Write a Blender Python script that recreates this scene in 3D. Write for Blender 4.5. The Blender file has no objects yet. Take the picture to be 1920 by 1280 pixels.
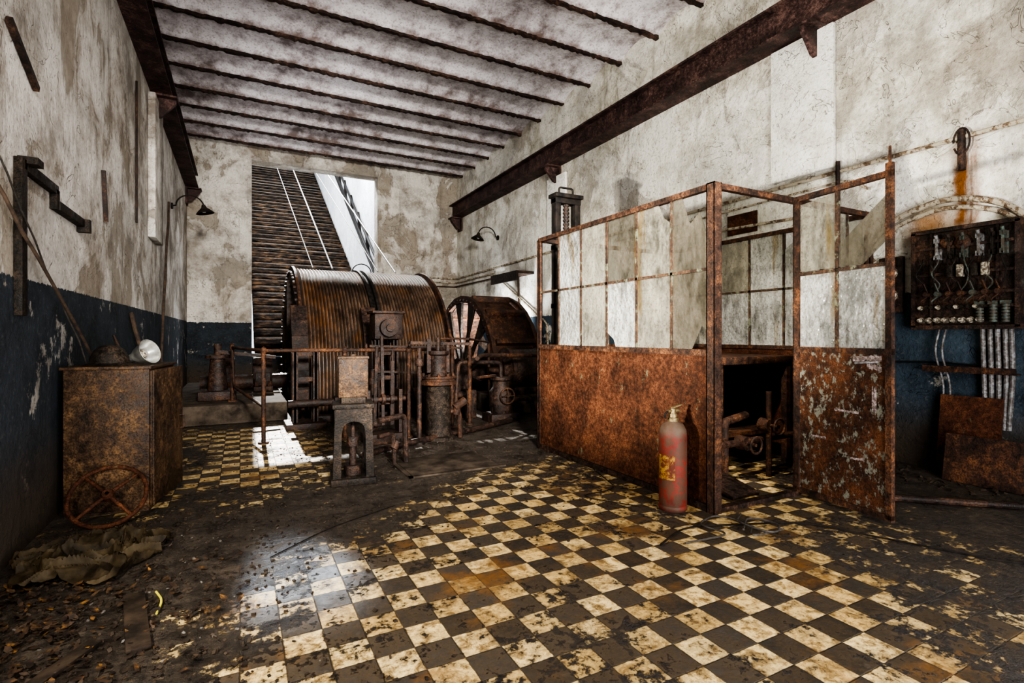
import bpy, bmesh, math, random
from mathutils import Vector, Matrix, Euler, noise as mn
random.seed(7)
SC=bpy.context.scene
COL=SC.collection
R=math.radians
V=Vector

# ------------------------------------------------------------------ node helpers
class NT:
    def __init__(s,name):
        s.m=bpy.data.materials.new(name); s.m.use_nodes=True
        s.t=s.m.node_tree; s.t.nodes.clear()
        s.out=s.t.nodes.new('ShaderNodeOutputMaterial')
        s.pos=s.t.nodes.new('ShaderNodeNewGeometry').outputs['Position']
    def lk(s,a,sock):
        if isinstance(a,(int,float)):
            sock.default_value = a if sock.type=='VALUE' else (a,a,a,1)
        elif isinstance(a,(tuple,list)):
            sock.default_value = tuple(a) if len(a)==len(sock.default_value) else tuple(a)+(1,)
        else: s.t.links.new(a,sock)
    def noise(s,scale,detail=4,rough=.55,vec=None,dist=0,st=None):
        n=s.t.nodes.new('ShaderNodeTexNoise')
        n.inputs['Scale'].default_value=scale;n.inputs['Detail'].default_value=detail
        n.inputs['Roughness'].default_value=rough;n.inputs['Distortion'].default_value=dist
        v=vec or s.pos
        if st: v=s.map(v,st)
        s.t.links.new(v,n.inputs['Vector'])
        return n.outputs['Fac']
    def map(s,v,scale=(1,1,1),loc=(0,0,0)):
        n=s.t.nodes.new('ShaderNodeMapping')
        n.inputs['Scale'].default_value=scale;n.inputs['Location'].default_value=loc
        s.t.links.new(v,n.inputs['Vector']);return n.outputs[0]
    def ramp(s,f,stops):
        n=s.t.nodes.new('ShaderNodeValToRGB');cr=n.color_ramp
        while len(cr.elements)<len(stops): cr.elements.new(.5)
        for e,(p,c) in zip(cr.elements,stops):
            e.position=p; e.color=(c,c,c,1) if isinstance(c,(int,float)) else tuple(c)+(1,)
        s.lk(f,n.inputs[0]);return n.outputs[0]
    def mix(s,f,a,b,mode='MIX'):
        n=s.t.nodes.new('ShaderNodeMix');n.data_type='RGBA';n.blend_type=mode
        s.lk(f,n.inputs[0]);s.lk(a,n.inputs[6]);s.lk(b,n.inputs[7]);return n.outputs[2]
    def math(s,op,a,b=0,c=0,clamp=False):
        n=s.t.nodes.new('ShaderNodeMath');n.operation=op;n.use_clamp=clamp
        s.lk(a,n.inputs[0]);s.lk(b,n.inputs[1]);s.lk(c,n.inputs[2]);return n.outputs[0]
    def sm(s,x,lo,hi):
        n=s.t.nodes.new('ShaderNodeMapRange');n.interpolation_type='SMOOTHSTEP'
        s.lk(x,n.inputs[0]);n.inputs[1].default_value=lo;n.inputs[2].default_value=hi
        return n.outputs[0]
    def xyz(s):
        n=s.t.nodes.new('ShaderNodeSeparateXYZ');s.t.links.new(s.pos,n.inputs[0]);return n.outputs[:]
    def bump(s,h,strength=.4,dist=.02):
        n=s.t.nodes.new('ShaderNodeBump');n.inputs['Strength'].default_value=strength
        n.inputs['Distance'].default_value=dist;s.lk(h,n.inputs['Height']);return n.outputs[0]
    def bsdf(s,col,rough=.8,metal=0,normal=None,spec=.5,**k):
        n=s.t.nodes.new('ShaderNodeBsdfPrincipled')
        s.lk(col,n.inputs['Base Color']);s.lk(rough,n.inputs['Roughness']);s.lk(metal,n.inputs['Metallic'])
        n.inputs['Specular IOR Level'].default_value=spec
        if normal is not None:s.t.links.new(normal,n.inputs['Normal'])
        return n.outputs[0]
    def end(s,sh):
        s.t.links.new(sh,s.out.inputs[0]);return s.m

def rust(name,dark=(.013,.008,.006),mid=(.056,.026,.015),bright=(.18,.076,.032),paint=None,amt=.5,
         rough=(.45,.85),scale=1.0,bumps=.6,metal=.05,spec=.25,pscale=None):
    n=NT(name)
    a=n.noise(3.5*scale,8,.65); b=n.noise(22*scale,6,.7); c=n.noise(90*scale,3,.6)
    f=n.math('ADD',n.math('MULTIPLY',a,.5),n.math('MULTIPLY',b,.5))
    col=n.ramp(f,[(.40,dark),(.51,mid),(.62,bright)])
    col=n.mix(n.ramp(c,[(.38,.75),(.55,0)]),col,dark)
    if paint:
        p=n.noise(pscale or 7*scale,8,.75,st=(1,1,.7))
        mk=n.ramp(p,[(amt-.02,0),(amt+.02,1)])
        col=n.mix(mk,col,n.mix(b,tuple(x*.5 for x in paint),paint))
    r=n.ramp(b,[(.35,rough[0]),(.6,rough[1])])
    h=n.math('ADD',b,n.math('MULTIPLY',c,.5))
    return n.end(n.bsdf(col,r,metal,n.bump(h,bumps,.012),spec))

def plain(name,c1,c2,rough=.6,scale=12,metal=0,bump=.2,spec=.4,dirt=None):
    n=NT(name);a=n.noise(scale,6,.65)
    col=n.ramp(a,[(.35,c1),(.65,c2)])
    if dirt: col=n.mix(n.ramp(n.noise(45,6,.75),[(.46,dirt),(.56,0)]),col,(.045,.028,.018))
    return n.end(n.bsdf(col,rough,metal,n.bump(a,bump,.01),spec))

def plaster(name,lo,mi,hi,band=None,bandh=1.58,stain=.5,streakY=None,seed=0,runs=.6,pth=.545,soot=.45):
    n=NT(name);x,y,z=n.xyz()
    vec=n.map(n.pos,(1,1,1),(seed,seed*2,seed))
    a=n.noise(.55,9,.62,vec);b=n.noise(3.2,9,.7,vec);c=n.noise(26,6,.7);d=n.noise(110,3,.6)
    f=n.math('ADD',n.math('MULTIPLY',a,.5),n.math('MULTIPLY',b,.5))
    col=n.ramp(f,[(.40,lo),(.47,mi),(.54,hi)])
    p=n.noise(.9,12,.70,n.map(n.pos,(1,1,.8),(3+seed,1,2)),dist=.5)
    pm=n.ramp(p,[(pth,0),(pth+.02,1)])
    col=n.mix(n.math('MULTIPLY',pm,stain),col,n.mix(b,(.15,.12,.085),(.37,.31,.24)))
    halo=n.ramp(p,[(pth-.05,0),(pth,1),(pth+.02,.0)])
    col=n.mix(n.math('MULTIPLY',halo,stain*.4),col,(.27,.21,.15))
    s=n.noise(5,6,.7,n.map(n.pos,(1,1,.09),(seed,5,0)))
    col=n.mix(n.math('MULTIPLY',n.ramp(s,[(.53,0),(.70,1)]),runs),col,(.14,.115,.09))
    g0=n.noise(.7,7,.7,n.map(n.pos,(1,1,1.3),(seed+20,3,9)))
    col=n.mix(n.math('MULTIPLY',n.ramp(g0,[(.46,0),(.64,1)]),soot),col,(.21,.20,.18))
    wv=n.noise(1.6,4,.6,n.map(n.pos,(1,1,1),(seed+11,0,3)),dist=1.2)
    ck=n.sm(n.math('ABSOLUTE',n.math('SUBTRACT',wv,.5)),.0035,.0)
    col=n.mix(n.math('MULTIPLY',ck,.6),col,(.14,.11,.085))
    col=n.mix(n.ramp(c,[(.34,.6),(.46,0)]),col,(.22,.185,.15))
    if band:
        zz=n.math('ADD',z,n.math('MULTIPLY',n.math('SUBTRACT',c,.5),.06))
        mk=n.math('LESS_THAN',zz,bandh)
        chips=n.ramp(n.noise(2.2,10,.72,n.map(n.pos,(1,1,1),(9+seed,0,0))),[(.59,1),(.62,.25)])
        mk=n.math('MULTIPLY',mk,chips)
        bc=n.mix(n.ramp(b,[(.35,0),(.65,1)]),tuple(v*.45 for v in band),band)
        bc=n.mix(n.ramp(c,[(.55,0),(.70,.4)]),bc,(.16,.16,.155))
        bc=n.mix(n.ramp(z,[(.0,.85),(.6,0)]),bc,(.05,.037,.027))
        col=n.mix(mk,col,bc)
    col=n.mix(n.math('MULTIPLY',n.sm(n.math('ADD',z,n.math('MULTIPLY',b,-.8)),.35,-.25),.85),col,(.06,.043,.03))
    if streakY:
        yy=n.math('ADD',y,n.math('MULTIPLY',n.math('SUBTRACT',b,.5),.2))
        g=n.sm(n.math('ABSOLUTE',n.math('SUBTRACT',yy,streakY)),.15,.03)
        g=n.math('MULTIPLY',g,n.sm(z,2.1,2.3));g=n.math('MULTIPLY',g,n.sm(z,3.2,2.8))
        g=n.math('MULTIPLY',g,n.ramp(n.noise(9,5,.6,n.map(n.pos,(1,1,.15))),[(.35,0.4),(.50,1)]))
        col=n.mix(g,col,n.mix(c,(.07,.02,.006),(.34,.13,.02)))
        g2=n.math('MULTIPLY',n.sm(n.math('ABSOLUTE',n.math('SUBTRACT',yy,2.5)),.28,.05),n.sm(n.math('ABSOLUTE',n.math('SUBTRACT',z,2.28)),.25,.05))
        col=n.mix(n.math('MULTIPLY',g2,.8),col,(.30,.13,.03))
    h=n.math('ADD',n.math('MULTIPLY',b,.9),n.math('ADD',n.math('MULTIPLY',c,.5),n.math('MULTIPLY',d,.12)))
    h=n.math('ADD',h,n.math('MULTIPLY',n.math('MULTIPLY',pm,stain),-.4))
    h=n.math('ADD',h,n.math('MULTIPLY',ck,-.5))
    return n.end(n.bsdf(col,.88,0,n.bump(h,.75,.05),.25))

# ------------------------------------------------------------------ materials
M={}
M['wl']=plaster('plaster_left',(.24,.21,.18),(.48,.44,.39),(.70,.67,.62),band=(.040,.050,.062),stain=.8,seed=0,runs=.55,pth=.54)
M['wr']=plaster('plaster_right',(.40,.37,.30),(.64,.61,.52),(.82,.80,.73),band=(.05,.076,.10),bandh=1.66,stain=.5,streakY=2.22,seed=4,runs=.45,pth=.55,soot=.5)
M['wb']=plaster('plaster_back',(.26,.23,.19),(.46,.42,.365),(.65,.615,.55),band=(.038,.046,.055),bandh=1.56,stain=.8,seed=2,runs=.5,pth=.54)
M['pad']=plaster('plaster_pad',(.62,.60,.53),(.78,.77,.70),(.88,.87,.81),stain=.05,seed=7,runs=.15,soot=.1)
M['shaft']=plaster('shaft_whitewash',(.66,.68,.70),(.78,.80,.82),(.86,.87,.88),stain=.1,seed=1,runs=.2,soot=.2)

def mat_ceiling():
    n=NT('ceiling_vault_plaster');x,y,z=n.xyz()
    a=n.noise(.8,9,.65);b=n.noise(4,9,.72);c=n.noise(30,6,.7)
    f=n.math('ADD',n.math('MULTIPLY',a,.5),n.math('MULTIPLY',b,.5))
    col=n.ramp(f,[(.39,(.17,.14,.135)),(.46,(.42,.38,.385)),(.53,(.64,.605,.62)),(.65,(.80,.775,.79))])
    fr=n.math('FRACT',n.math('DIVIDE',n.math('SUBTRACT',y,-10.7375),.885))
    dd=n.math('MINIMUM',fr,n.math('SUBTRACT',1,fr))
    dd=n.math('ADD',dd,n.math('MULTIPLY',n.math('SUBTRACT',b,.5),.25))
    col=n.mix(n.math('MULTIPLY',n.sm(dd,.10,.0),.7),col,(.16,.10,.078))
    col=n.mix(n.ramp(c,[(.37,.6),(.48,0)]),col,(.19,.15,.135))
    return n.end(n.bsdf(col,.85,0,n.bump(n.math('ADD',b,n.math('MULTIPLY',c,.4)),.6,.04),.25))
M['ceil']=mat_ceiling()

TS=.155
def mat_floor():
    n=NT('checker_tile_floor');x,y,z=n.xyz()
    cb=n.t.nodes.new('ShaderNodeCombineXYZ')
    n.lk(x,cb.inputs[0]);n.lk(y,cb.inputs[1]);cb.inputs[2].default_value=.5*TS
    ck=n.t.nodes.new('ShaderNodeTexChecker');ck.inputs['Scale'].default_value=1/TS
    n.t.links.new(cb.outputs[0],ck.inputs['Vector'])
    fx=n.math('FLOOR',n.math('DIVIDE',x,TS));fy=n.math('FLOOR',n.math('DIVIDE',y,TS))
    cc=n.t.nodes.new('ShaderNodeCombineXYZ');n.lk(fx,cc.inputs[0]);n.lk(fy,cc.inputs[1])
    wn=n.t.nodes.new('ShaderNodeTexWhiteNoise');n.t.links.new(cc.outputs[0],wn.inputs['Vector'])
    rnd=wn.outputs['Value']
    a=n.noise(.9,8,.65);b=n.noise(5,8,.7);c=n.noise(24,8,.72);d=n.noise(90,4,.7)
    ov=n.t.nodes.new('ShaderNodeVectorMath');ov.operation='ADD'
    sc=n.t.nodes.new('ShaderNodeVectorMath');sc.operation='SCALE';n.t.links.new(wn.outputs['Color'],sc.inputs[0]);sc.inputs['Scale'].default_value=7
    n.t.links.new(n.pos,ov.inputs[0]);n.t.links.new(sc.outputs[0],ov.inputs[1])
    chip=n.noise(11,9,.78,ov.outputs[0],dist=.6)
    cream=n.mix(rnd,(.66,.45,.17),(.86,.66,.32))
    cream=n.mix(n.ramp(chip,[(.49,0),(.56,.75)]),cream,(.34,.215,.075))
    cream=n.mix(n.ramp(chip,[(.57,0),(.63,.92)]),cream,(.07,.046,.025))
    cream=n.mix(n.ramp(c,[(.39,.78),(.49,0)]),cream,(.27,.165,.055))
    dark=n.mix(rnd,(.028,.023,.018),(.055,.046,.037))
    dark=n.mix(n.ramp(c,[(.56,0),(.70,.5)]),dark,(.13,.10,.068))
    tile=n.mix(ck.outputs['Fac'],dark,cream)
    gx=n.math('FRACT',n.math('DIVIDE',x,TS));gy=n.math('FRACT',n.math('DIVIDE',y,TS))
    def ed(g): return n.math('MINIMUM',g,n.math('SUBTRACT',1,g))
    e=n.math('MINIMUM',ed(gx),ed(gy))
    grout=n.sm(n.math('ADD',e,n.math('MULTIPLY',n.math('SUBTRACT',c,.5),.08)),.026,.006)
    tile=n.mix(n.math('MULTIPLY',grout,.85),tile,(.03,.022,.014))
    rs=n.ramp(n.noise(1.9,8,.66,n.map(n.pos,(1,1,1),(5,3,0))),[(.54,0),(.64,1)])
    tile=n.mix(n.math('MULTIPLY',rs,.75),tile,n.mix(c,(.045,.02,.006),(.34,.15,.025)))
    d1=n.math('MINIMUM',n.math('ADD',x,.14),n.math('SUBTRACT',n.math('ADD',n.math('MULTIPLY',x,.72),2.84),y))
    d1=n.math('MINIMUM',d1,n.math('SUBTRACT',4.6,y))
    d1=n.math('MINIMUM',d1,n.math('MULTIPLY',n.math('SUBTRACT',n.math('ADD',n.math('MULTIPLY',y,.9),2.1),x),.45))
    d2=n.math('MINIMUM',n.math('ADD',x,.75),n.math('SUBTRACT',.90,x))
    d2=n.math('MINIMUM',d2,n.math('MINIMUM',n.math('SUBTRACT',y,4.45),n.math('SUBTRACT',7.9,y)))
    dm=n.math('MAXIMUM',d1,n.math('MULTIPLY',d2,.8))
    dm=n.math('MINIMUM',dm,.46)
    lay=n.math('ADD',n.math('MULTIPLY',a,.55),n.math('ADD',n.math('MULTIPLY',b,.5),n.math('MULTIPLY',c,.5)))
    v=n.math('ADD',n.math('MULTIPLY',dm,.50),n.math('MULTIPLY',n.math('SUBTRACT',lay,.79),2.1))
    v=n.math('ADD',v,n.math('MULTIPLY',n.math('SUBTRACT',rnd,.5),.07))
    v=n.math('ADD',v,n.math('MULTIPLY',grout,-.05))
    mud=n.sm(v,.06,-.015)
    film=n.math('MULTIPLY',n.sm(v,.38,.04),.55)
    mudc=n.ramp(n.math('ADD',n.math('MULTIPLY',b,.5),n.math('MULTIPLY',c,.5)),[(.38,(.016,.0115,.008)),(.49,(.058,.043,.030)),(.62,(.155,.118,.084))])
    col=n.mix(film,tile,(.095,.063,.032))
    col=n.mix(mud,col,mudc)
    col=n.mix(n.ramp(d,[(.32,.7),(.43,0)]),col,(.022,.016,.011))
    rough=n.mix(mud,n.ramp(c,[(.35,.38),(.65,.7)]),n.ramp(b,[(.38,.27),(.6,.8)]))
    h=n.math('ADD',n.math('MULTIPLY',mud,n.math('ADD',.5,n.math('ADD',n.math('MULTIPLY',c,1.6),n.math('MULTIPLY',d,1.0)))),n.math('MULTIPLY',grout,-.25))
    h=n.math('ADD',h,n.math('MULTIPLY',c,.15))
    return n.end(n.bsdf(col,rough,0,n.bump(h,.9,.032),.38))
M['floor']=mat_floor()

M['rust']=rust('rusted_steel')
M['rustd']=rust('dark_rusted_steel',(.008,.0055,.0045),(.033,.019,.014),(.11,.055,.031),rough=(.3,.7))
M['rustred']=rust('red_brown_rusted_sheet',(.022,.009,.005),(.075,.028,.014),(.16,.062,.028),paint=(.13,.12,.07),amt=.63,rough=(.45,.85),scale=1.3,metal=0,spec=.15)
M['rustdoor']=rust('rusted_sheet_with_flaking_paint',(.018,.009,.006),(.075,.030,.014),(.17,.064,.026),paint=(.21,.21,.17),amt=.56,rough=(.4,.75),scale=2.0,pscale=20,spec=.2)
M['frame']=rust('rusted_frame_with_green_paint',(.018,.011,.008),(.060,.034,.021),(.14,.075,.04),paint=(.17,.18,.12),amt=.57,scale=2)
M['beam']=rust('rusted_crane_beam',(.014,.009,.008),(.058,.031,.027),(.175,.10,.082),rough=(.4,.8),scale=1.2)
M['cab']=rust('rusted_cabinet_sheet',(.016,.010,.007),(.066,.037,.020),(.175,.098,.045),rough=(.35,.7),scale=.9)
M['greym']=rust('dirty_grey_metal',(.006,.005,.004),(.026,.019,.014),(.075,.052,.036),rough=(.4,.75),spec=.2)
M['joist']=rust('black_rusted_joist',(.009,.006,.005),(.036,.021,.016),(.13,.07,.048))
M['black']=plain('black_iron',(.005,.005,.005),(.022,.017,.014),.6,spec=.12)
M['porc']=plain('dirty_porcelain',(.20,.175,.125),(.52,.475,.38),.4,30,dirt=.9)
M['green']=plain('verdigris_copper',(.018,.032,.028),(.08,.115,.095),.6,30,dirt=.9)
M['pipep']=rust('painted_conduit',(.05,.033,.022),(.17,.115,.07),(.30,.22,.14),paint=(.50,.44,.33),amt=.48,scale=2)
M['lead']=plain('lead_grey_cable',(.06,.06,.06),(.25,.255,.26),.5,14,dirt=.8)
M['wood']=plain('old_wood',(.020,.013,.009),(.075,.047,.03),.85,14)
M['conc']=plain('dirty_concrete',(.020,.015,.011),(.085,.065,.048),.85,6,bump=.6,spec=.15)
M['rope']=plain('steel_rope',(.02,.017,.014),(.065,.056,.048),.6,40)
M['mudwood']=plain('mud_covered_wood',(.012,.0085,.006),(.055,.038,.025),.75,9,bump=.5,spec=.2)
M['tarp']=plain('muddy_plastic_tarp',(.014,.010,.006),(.065,.047,.025),.62,7,spec=.12)
M['yellow']=plain('yellow_strap',(.40,.34,.02),(.7,.62,.05),.5)
M['brass']=plain('tarnished_brass',(.10,.07,.035),(.30,.23,.11),.45,30,metal=.5)
M['white']=plain('white_enamel',(.5,.49,.45),(.8,.79,.75),.3,20)
M['tape']=plain('torn_paper_tape',(.20,.145,.135),(.42,.355,.35),.7,30,dirt=.8)
M['refl']=plain('lamp_reflector',(.14,.14,.13),(.5,.5,.47),.3,8,metal=.6)

GP=1.15/22
def mat_drum():
    n=NT('wet_rusted_drum');x,y,z=n.xyz()
    s=n.noise(6,8,.7,n.map(n.pos,(1,.45,.45)));a=n.noise(2.2,8,.65);c=n.noise(45,5,.7)
    f=n.math('ADD',n.math('MULTIPLY',s,.5),n.math('MULTIPLY',a,.5))
    col=n.ramp(f,[(.40,(.024,.015,.010)),(.48,(.074,.044,.028)),(.56,(.145,.086,.053)),(.68,(.27,.17,.11))])
    col=n.mix(n.ramp(c,[(.38,.7),(.5,0)]),col,(.016,.011,.008))
    o=n.ramp(n.noise(1.4,7,.65,n.map(n.pos,(1,1,1),(4,4,4))),[(.50,0),(.60,.6)])
    col=n.mix(o,col,n.mix(s,(.08,.03,.010),(.27,.115,.033)))
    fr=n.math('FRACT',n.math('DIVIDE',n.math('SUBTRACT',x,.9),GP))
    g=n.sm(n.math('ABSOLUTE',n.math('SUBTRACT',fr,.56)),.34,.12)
    col=n.mix(n.math('MULTIPLY',g,.8),col,(.011,.008,.006))  # groove shade and dirt painted in as dark bands around the drum
    return n.end(n.bsdf(col,n.ramp(s,[(.35,.3),(.65,.65)]),.05,n.bump(n.math('ADD',s,n.math('MULTIPLY',c,.5)),.4,.01),.5))
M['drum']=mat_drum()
def mat_steps():
    n=NT('wet_dark_sleepers')
    a=n.noise(6,8,.7,n.map(n.pos,(.5,1,1)));c=n.noise(35,5,.7)
    col=n.ramp(a,[(.4,(.003,.0025,.002)),(.52,(.022,.014,.009)),(.64,(.085,.048,.025))])
    return n.end(n.bsdf(col,.85,0,n.bump(n.math('ADD',a,c),.8,.04),.05))
M['steps']=mat_steps()
def mat_ext():
    n=NT('scuffed_red_paint');x,y,z=n.xyz()
    a=n.noise(16,8,.75);b=n.noise(5,6,.6)
    col=n.ramp(b,[(.35,(.075,.015,.010)),(.6,(.16,.024,.016))])
    col=n.mix(n.ramp(a,[(.45,0),(.51,1)]),col,n.mix(b,(.035,.02,.014),(.11,.05,.03)))
    col=n.mix(n.math('MULTIPLY',n.sm(z,.50,.58),.8),col,n.mix(a,(.04,.03,.02),(.14,.10,.07)))
    return n.end(n.bsdf(col,.6,0,n.bump(a,.5,.005),.25))
M['ext']=mat_ext()
def mat_label():
    n=NT('worn_yellow_label');a=n.noise(18,7,.82)
    return n.end(n.bsdf(n.ramp(a,[(.47,(.09,.025,.015)),(.52,(.24,.12,.02)),(.57,(.32,.20,.04)),(.60,(.10,.03,.02))]),.6,0,None,.2))
M['label']=mat_label()
def mat_glass(name,tint,alpha,wav=0):
    n=NT(name);x,y,z=n.xyz()
    a=n.noise(1.6,5,.6);b=n.noise(12,8,.75,n.map(n.pos,(1,1,.4)));c=n.noise(50,3,.6)
    h=n.noise(24,2,.5)
    nr=n.bump(h,.9 if wav else .4,.03)
    dirt=n.ramp(n.math('ADD',n.math('MULTIPLY',a,.5),n.math('MULTIPLY',b,.5)),[(.40,tuple(t*.4 for t in tint)),(.50,tuple(t*.78 for t in tint)),(.60,tint)])
    st=n.ramp(n.noise(5,5,.6,n.map(n.pos,(1,1,.12),(2,7,1))),[(.60,0),(.67,.75)])
    dirt=n.mix(st,dirt,(.30,.20,.06))
    dirt=n.mix(n.ramp(c,[(.36,.5),(.46,0)]),dirt,(.15,.12,.08))
    p=n.bsdf(dirt,.10,0,nr,.9)
    tr=n.t.nodes.new('ShaderNodeBsdfTranslucent');n.lk(dirt,tr.inputs[0]);n.t.links.new(nr,tr.inputs['Normal'])
    tp=n.t.nodes.new('ShaderNodeBsdfTransparent');tp.inputs[0].default_value=(.86,.86,.81,1)
    m1=n.t.nodes.new('ShaderNodeMixShader');m1.inputs[0].default_value=.45
    n.t.links.new(p,m1.inputs[1]);n.t.links.new(tr.outputs[0],m1.inputs[2])
    m2=n.t.nodes.new('ShaderNodeMixShader')
    n.lk(n.ramp(n.math('ADD',n.math('MULTIPLY',a,.5),n.math('MULTIPLY',b,.5)),[(.40,min(alpha+.2,.95)),(.60,max(alpha-.2,.05))]),m2.inputs[0])
    n.t.links.new(m1.outputs[0],m2.inputs[1]);n.t.links.new(tp.outputs[0],m2.inputs[2])
    return n.end(m2.outputs[0])
M['glass']=mat_glass('dirty_window_glass',(.54,.51,.43),.58)
M['glassw']=mat_glass('hammered_window_glass',(.74,.74,.71),.38,1)
M['glassd']=mat_glass('grimy_dark_glass',(.24,.215,.17),.5)
def mat_leaf():
    n=NT('rotting_leaves');a=n.noise(16,4,.7)
    return n.end(n.bsdf(n.ramp(a,[(.40,(.014,.009,.006)),(.56,(.058,.032,.016)),(.70,(.26,.12,.022))]),.6,0,None,.3))
M['leaf']=mat_leaf()

# ------------------------------------------------------------------ mesh helpers
def box(bm,c,s,rot=None,bev=0):
    m=Matrix.Translation(V(c))@(rot.to_matrix().to_4x4() if rot else Matrix())@Matrix.Diagonal((s[0],s[1],s[2],1))
    r=bmesh.ops.create_cube(bm,size=1,matrix=m)
    if bev:
        ed=list({e for v in r['verts'] for e in v.link_edges})
        bmesh.ops.bevel(bm,geom=ed,offset=bev,segments=2,affect='EDGES',profile=.5)
def bx(bm,x0,x1,y0,y1,z0,z1,bev=0):
    box(bm,((x0+x1)/2,(y0+y1)/2,(z0+z1)/2),(x1-x0,y1-y0,z1-z0),None,bev)
def align(p0,p1):
    d=V(p1)-V(p0);q=d.to_track_quat('Z','Y')
    return Matrix.Translation((V(p0)+V(p1))/2)@q.to_matrix().to_4x4(),d.length
def cyl(bm,p0,p1,r,r2=None,seg=18):
    m,l=align(p0,p1)
    bmesh.ops.create_cone(bm,cap_ends=True,segments=seg,radius1=r,radius2=r if r2 is None else r2,depth=l,matrix=m)
def bar(bm,p0,p1,w,t):
    m,l=align(p0,p1)
    bmesh.ops.create_cube(bm,size=1,matrix=m@Matrix.Diagonal((w,t,l,1)))
def tube(bm,pts,r,seg=10,closed=False):
    pts=[V(p) for p in pts];n=len(pts);rings=[];up=None
    for i,p in enumerate(pts):
        if closed: t=(pts[(i+1)%n]-pts[i-1]).normalized()
        else:
            a=pts[max(i-1,0)];b=pts[min(i+1,n-1)];t=(b-a).normalized()
        if up is None: up=t.orthogonal().normalized()
        up=(up-t*up.dot(t)).normalized();s=t.cross(up)
        rings.append([bm.verts.new(p+up*math.cos(2*math.pi*k/seg)*r+s*math.sin(2*math.pi*k/seg)*r) for k in range(seg)])
    m=n if closed else n-1
    for i in range(m):
        A=rings[i];B=rings[(i+1)%n]
        for k in range(seg):
            bm.faces.new((A[k],A[(k+1)%seg],B[(k+1)%seg],B[k]))
    if not closed:
        bm.faces.new(rings[0][::-1]);bm.faces.new(rings[-1])
def smoothpath(pts,rad=.06,n=4):
    pts=[V(p) for p in pts];o=[pts[0]]
    for i in range(1,len(pts)-1):
        a=pts[i-1]-pts[i];b=pts[i+1]-pts[i]
        q=min(rad,a.length*.45,b.length*.45)
        p0=pts[i]+a.normalized()*q;p1=pts[i]+b.normalized()*q
        for k in range(n+1):
            t=k/n;o.append(p0*(1-t)**2+pts[i]*2*t*(1-t)+p1*t*t)
    o.append(pts[-1]);return o
def lathe(bm,prof,seg=32,m=None,cap=True):
    m=m or Matrix()
    rings=[]
    for r,h in prof:
        rings.append([bm.verts.new(m@V((r*math.cos(2*math.pi*k/seg),r*math.sin(2*math.pi*k/seg),h))) for k in range(seg)])
    for a,b in zip(rings,rings[1:]):
        for k in range(seg):
            bm.faces.new((a[k],a[(k+1)%seg],b[(k+1)%seg],b[k]))
    if cap:
        bm.faces.new(rings[0][::-1]);bm.faces.new(rings[-1])
def prism(bm,poly,m,depth):
    a=[bm.verts.new(m@V((x,y,-depth/2))) for x,y in poly];b=[bm.verts.new(m@V((x,y,depth/2))) for x,y in poly]
    n=len(poly);bm.faces.new(a[::-1]);bm.faces.new(b)
    for i in range(n): bm.faces.new((a[i],a[(i+1)%n],b[(i+1)%n],b[i]))
AX=lambda x,y,z:Matrix.Translation((x,y,z))@Matrix(((0,0,1,0),(1,0,0,0),(0,1,0,0),(0,0,0,1)))
FM=Matrix(((1,0,0,0),(0,0,1,0),(0,1,0,0),(0,0,0,1)))
def NB(): return bmesh.new()
def meta(o,label=None,category=None,group=None,kind=None):
    if label:o['label']=label
    if category:o['category']=category
    if group:o['group']=group
    if kind:o['kind']=kind
def build(name,bm,mat,ang=35):
    bmesh.ops.recalc_face_normals(bm,faces=bm.faces[:])
    me=bpy.data.meshes.new(name);bm.to_mesh(me);bm.free()
    for p in me.polygons:p.use_smooth=True
    me.set_sharp_from_angle(angle=R(ang))
    me.materials.append(M[mat]);return me
def O(name,bm,mat,label,category,group=None,kind=None,ang=35,loc=None):
    if loc is None:
        xs=[v.co.x for v in bm.verts];ys=[v.co.y for v in bm.verts];zs=[v.co.z for v in bm.verts]
        loc=V(((min(xs)+max(xs))/2,(min(ys)+max(ys))/2,min(zs)))
    bm.transform(Matrix.Translation(-V(loc)))
    o=bpy.data.objects.new(name,build(name,bm,mat,ang));o.location=loc;COL.objects.link(o)
    meta(o,label,category,group,kind);return o
def T(name,loc,label,category,group=None,rotz=0):
    o=bpy.data.objects.new(name,None);o.empty_display_size=.1;o.location=loc;o.rotation_euler=(0,0,rotz)
    COL.objects.link(o);meta(o,label,category,group);return o
def P(name,bm,mat,parent,world=False,label=None,loc=None,rotz=None,kind=None,ang=35):
    if world:
        r=parent;off=V(r.location)
        while r.parent: r=r.parent;off=off+V(r.location)
        bm.transform(Matrix.Translation(-off))
    o=bpy.data.objects.new(name,build(name,bm,mat,ang));COL.objects.link(o);o.parent=parent
    if loc:o.location=loc
    if rotz is not None:o.rotation_euler=(0,0,rotz)
    meta(o,label,kind=kind);return o

# ------------------------------------------------------------------ room shell
XL,XR,Y0,Y1,ZS=-1.12,5.76,-2.4,14.5,5.9
def S(name,bm,mat,label,cat):
    return O(name,bm,mat,label,cat,kind='structure')
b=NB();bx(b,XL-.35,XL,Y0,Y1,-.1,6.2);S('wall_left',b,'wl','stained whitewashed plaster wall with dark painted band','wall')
b=NB();bx(b,XR,XR+.35,Y0,Y1,-.1,6.2);S('wall_right',b,'wr','cream plaster wall with blue-grey painted band','wall')
b=NB()
OX0,OX1,OZ=.26,3.39,5.64
bx(b,XL-.35,OX0,Y1,Y1+.4,-.1,6.2);bx(b,OX1,XR+.35,Y1,Y1+.4,-.1,6.2);bx(b,OX0,OX1,Y1,Y1+.4,OZ,6.2)
bx(b,OX0,OX1,Y1,Y1+.4,-.1,.7)
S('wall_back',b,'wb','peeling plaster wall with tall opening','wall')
b=NB();bx(b,XL-.35,XR+.35,Y0-.3,Y0,-.1,6.2);S('wall_front',b,'wr','plaster wall closing the hall','wall')
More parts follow.
